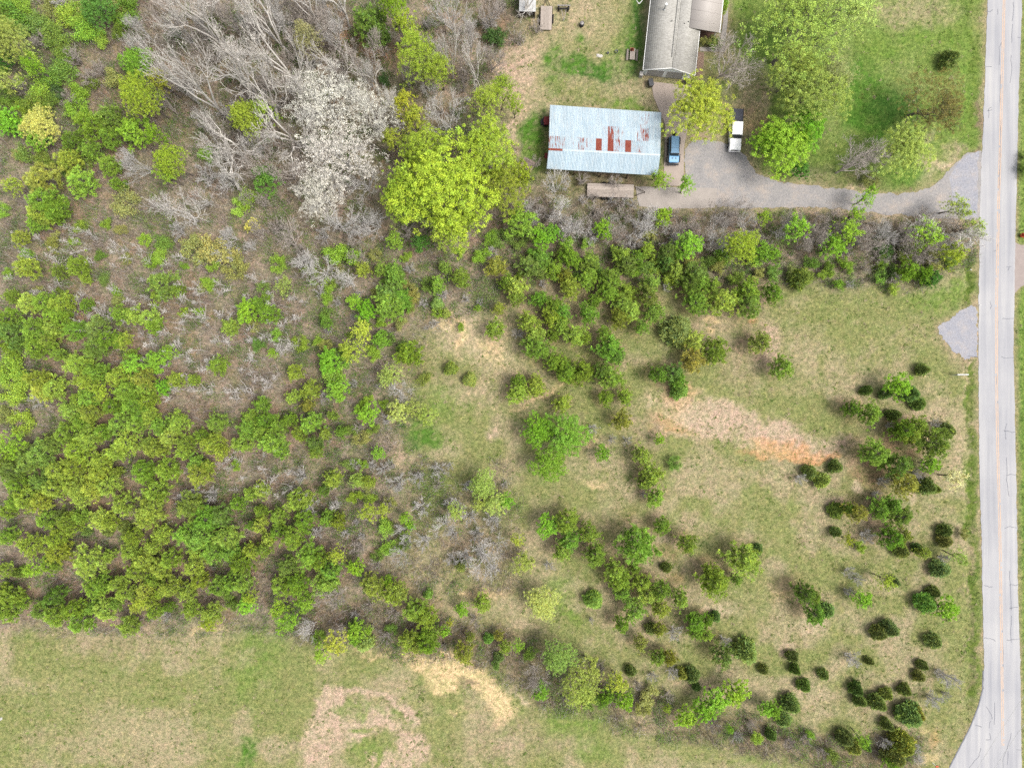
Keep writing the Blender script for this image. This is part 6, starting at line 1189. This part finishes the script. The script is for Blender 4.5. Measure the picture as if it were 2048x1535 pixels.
    b = W(1094, 314); T = empty("red_barrow", (b[0], b[1], 0), "red cart end showing at the shed's lower left edge", "cart", None, 0); box("tray", (.1, 0, .55), (.9, .7, .3), mred, T, .03, taper=(1.15, 1.15)); cyl("wheel", (-.35, -.06, .22), .22, .22, .12, mdk, T, 14, 'y')
    for s in (-1, 1): box("handle", (.4, s * .28, .45), (1.2, .05, .05), mgw, T); box("leg", (.45, s * .25, .2), (.05, .05, .4), mdk, T)
    # pile of dark scrap at the trailer's left end
    b = W(1160, 366); T = empty("scrap_rack", (b[0], b[1], 0), "dark metal rack at the long trailer's left end", "rack")
    for x in (-.55, .55):
        for y in (-.45, .45): box("upright", (x, y, .5), (.06, .06, 1.0), mdk, T)
    for z in (.3, .98):
        for y in (-.45, 0, .45): box("rail", (0, y, z), (1.2, .05, .05), mfr, T)
    # roadside
    b = W(1912, 749); T = empty("roadside_sign", (b[0], b[1], 0), "white sign board on posts standing on the verge", "sign"); wp = plain("white_board", alb(246, 246, 244), .6, .3, 0, .04, 3, 0)
    box("board", (0, 0, 1.25), (1.45, .07, .8), wp, T, .01); box("top_rail", (0, 0, 1.7), (1.75, .16, .12), wp, T, .01)
    for x in (-.62, .62): box("post", (x, -.09, .85), (.1, .1, 1.7), wp, T, .01)
    for n, (x, y, lab) in enumerate(((1935, 541, "short white marker stake at the ditch below the hedge"), (1954, 611, "tiny white marker stake above the gravel patch"))):
        b = W(x, y); T = empty("marker_stake", (b[0], b[1], -.1), lab, "stake", "white marker stakes"); box("stick", (0, 0, .45), (.07, .07, .9), wp, T, .005); box("cap", (0, 0, .93), (.16, .16, .07), wp, T, .01)
    b = W(1868, 1527); T = empty("survey_stake", (b[0], b[1], 0), "leaning white survey stake with an orange tip near the road bend", "stake"); og = plain("orange_paint", alb(238, 108, 70), .6, .3, 0, .05, 3, 0)
    mm = MB(); mm.add(*tubes([(.35, -.3, .0)], [(-.5, .45, .35)], .035, .03, 5)); link("stick", mm.mesh("stick", wp, False, False), T); box("tip", (.38, -.32, .08), (.34, .26, .14), og, T, .03); box("flag", (.62, -.36, .05), (.24, .16, .08), og, T, .02)
    b = W(2040, 462.5); T = empty("mailbox", (b[0], b[1], 0), "white and black roadside mailbox at the right edge", "mailbox", None, math.radians(8)); box("post", (0, 0, .5), (.1, .1, 1.0), mgw, T); box("tray", (0, 0, 1.02), (.26, .6, .04), bk, T)
    prism("case", [(-.28, 1.05), (-.28, 1.24), (.28, 1.24), (.28, 1.05)], .12, wp, T, .03, .08); box("flag", (.14, .05, 1.25), (.02, .1, .16), og, T)
    b = W(2042, 471.5); T = empty("planter", (b[0], b[1], 0), "round orange-red flower pot below the mailbox", "flower pot"); cyl("pot", (0, 0, 0), .24, .36, .5, og, T, 18); r = np.random.default_rng(4); P = r.normal(0, .16, (160, 3)); P[:, 2] = .5 + np.abs(P[:, 2]) * .9; mm = MB(); mm.add(*rhombs(r, P, .09, hue(r, 160))); fo = link("flowers", mm.mesh("flowers", M_PETAL), T); fo.color = (*alb(236, 110, 76), 1)
    # overhead wires over the bend
    mwire = plain("pale_wire", alb(226, 226, 226), .5, .3, .3, .03, 3, 0)
    for n, (a, b_) in enumerate((((2090, 1330), (1905, 1620)), ((2110, 1360), (1925, 1640)))):
        A, B = W(*a, 8.0), W(*b_, 8.0); k = np.linspace(0, 1, 13); P = A + (B - A) * k[:, None]; P[:, 2] -= np.sin(k * np.pi) * .35; mm = MB(); mm.add(*tubes(P[:-1], P[1:], .022, .022, 5))
        link("overhead_wire", mm.mesh("overhead_wire", mwire, False, False), None, None, None, ("upper" if n == 0 else "lower") + " thin pale overhead wire crossing the road bend", "wire", "overhead wires")
    # fallen logs in the upper wood
    LOGS = [((628, 124), (704, 121), .14, "long pale fallen log above the white blossom trees"), ((722, 140), (782, 165), .12, "slanting pale fallen log right of the long log"), ((640, 93), (700, 92), .1, "grey fallen log beside the orange soil"), ((655, 408), (740, 410), .1, "thin fallen log below the white blossom trees"), ((460, 326), (488, 347), .1, "short tan fallen log near the leafless fan tree"), ((818, 172), (862, 190), .1, "grey fallen branch above the sparse lime trees"), ((730, 60), (760, 85), .12, "dark fallen log beside the dark pine"), ((848, 55), (853, 66), .12, "short cut log on the pink litter"), ((790, 208), (842, 230), .09, "brown fallen branch under the yellow-green tree"), ((540, 520), (565, 532), .08, "pale fallen branch near the wood's lower edge")]
    mlog = plain("log_bark", alb(190, 178, 164), .9, .1, 0, .2, 3, .3)
    for n, (a, b_, rr, lab) in enumerate(LOGS):
        A, B = W(*a), W(*b_); r = np.random.default_rng(n); k = np.linspace(0, 1, 7); mid = (A + B) / 2; P = A + (B - A) * k[:, None] - mid; P[:, :2] += r.normal(0, .05, (7, 2)); P[:, 2] = rr * .8
        T = empty("fallen_log", tuple(mid), lab, "log", "fallen logs in the upper wood"); mm = MB(); mm.add(*tubes(P[:-1], P[1:], np.linspace(rr, rr * .6, 6), np.linspace(rr * .93, rr * .55, 6), 7)); link("log", mm.mesh("log", mlog, True, False), T)
        d = P[4] - P[2]; mm = MB(); mm.add(*tubes([P[2], P[4]], [P[2] + np.array([-d[1], d[0], .3]) * .5, P[4] + np.array([d[1], -d[0], .2]) * .4], rr * .35, rr * .12, 5)); link("branch", mm.mesh("branch", mlog, False, False), T)

build_surfaces(); build_house(); build_shed(); build_vehicles(); build_yard()
build_ground()
build_plants(); build_saplings()
build_undergrowth(); build_grass()
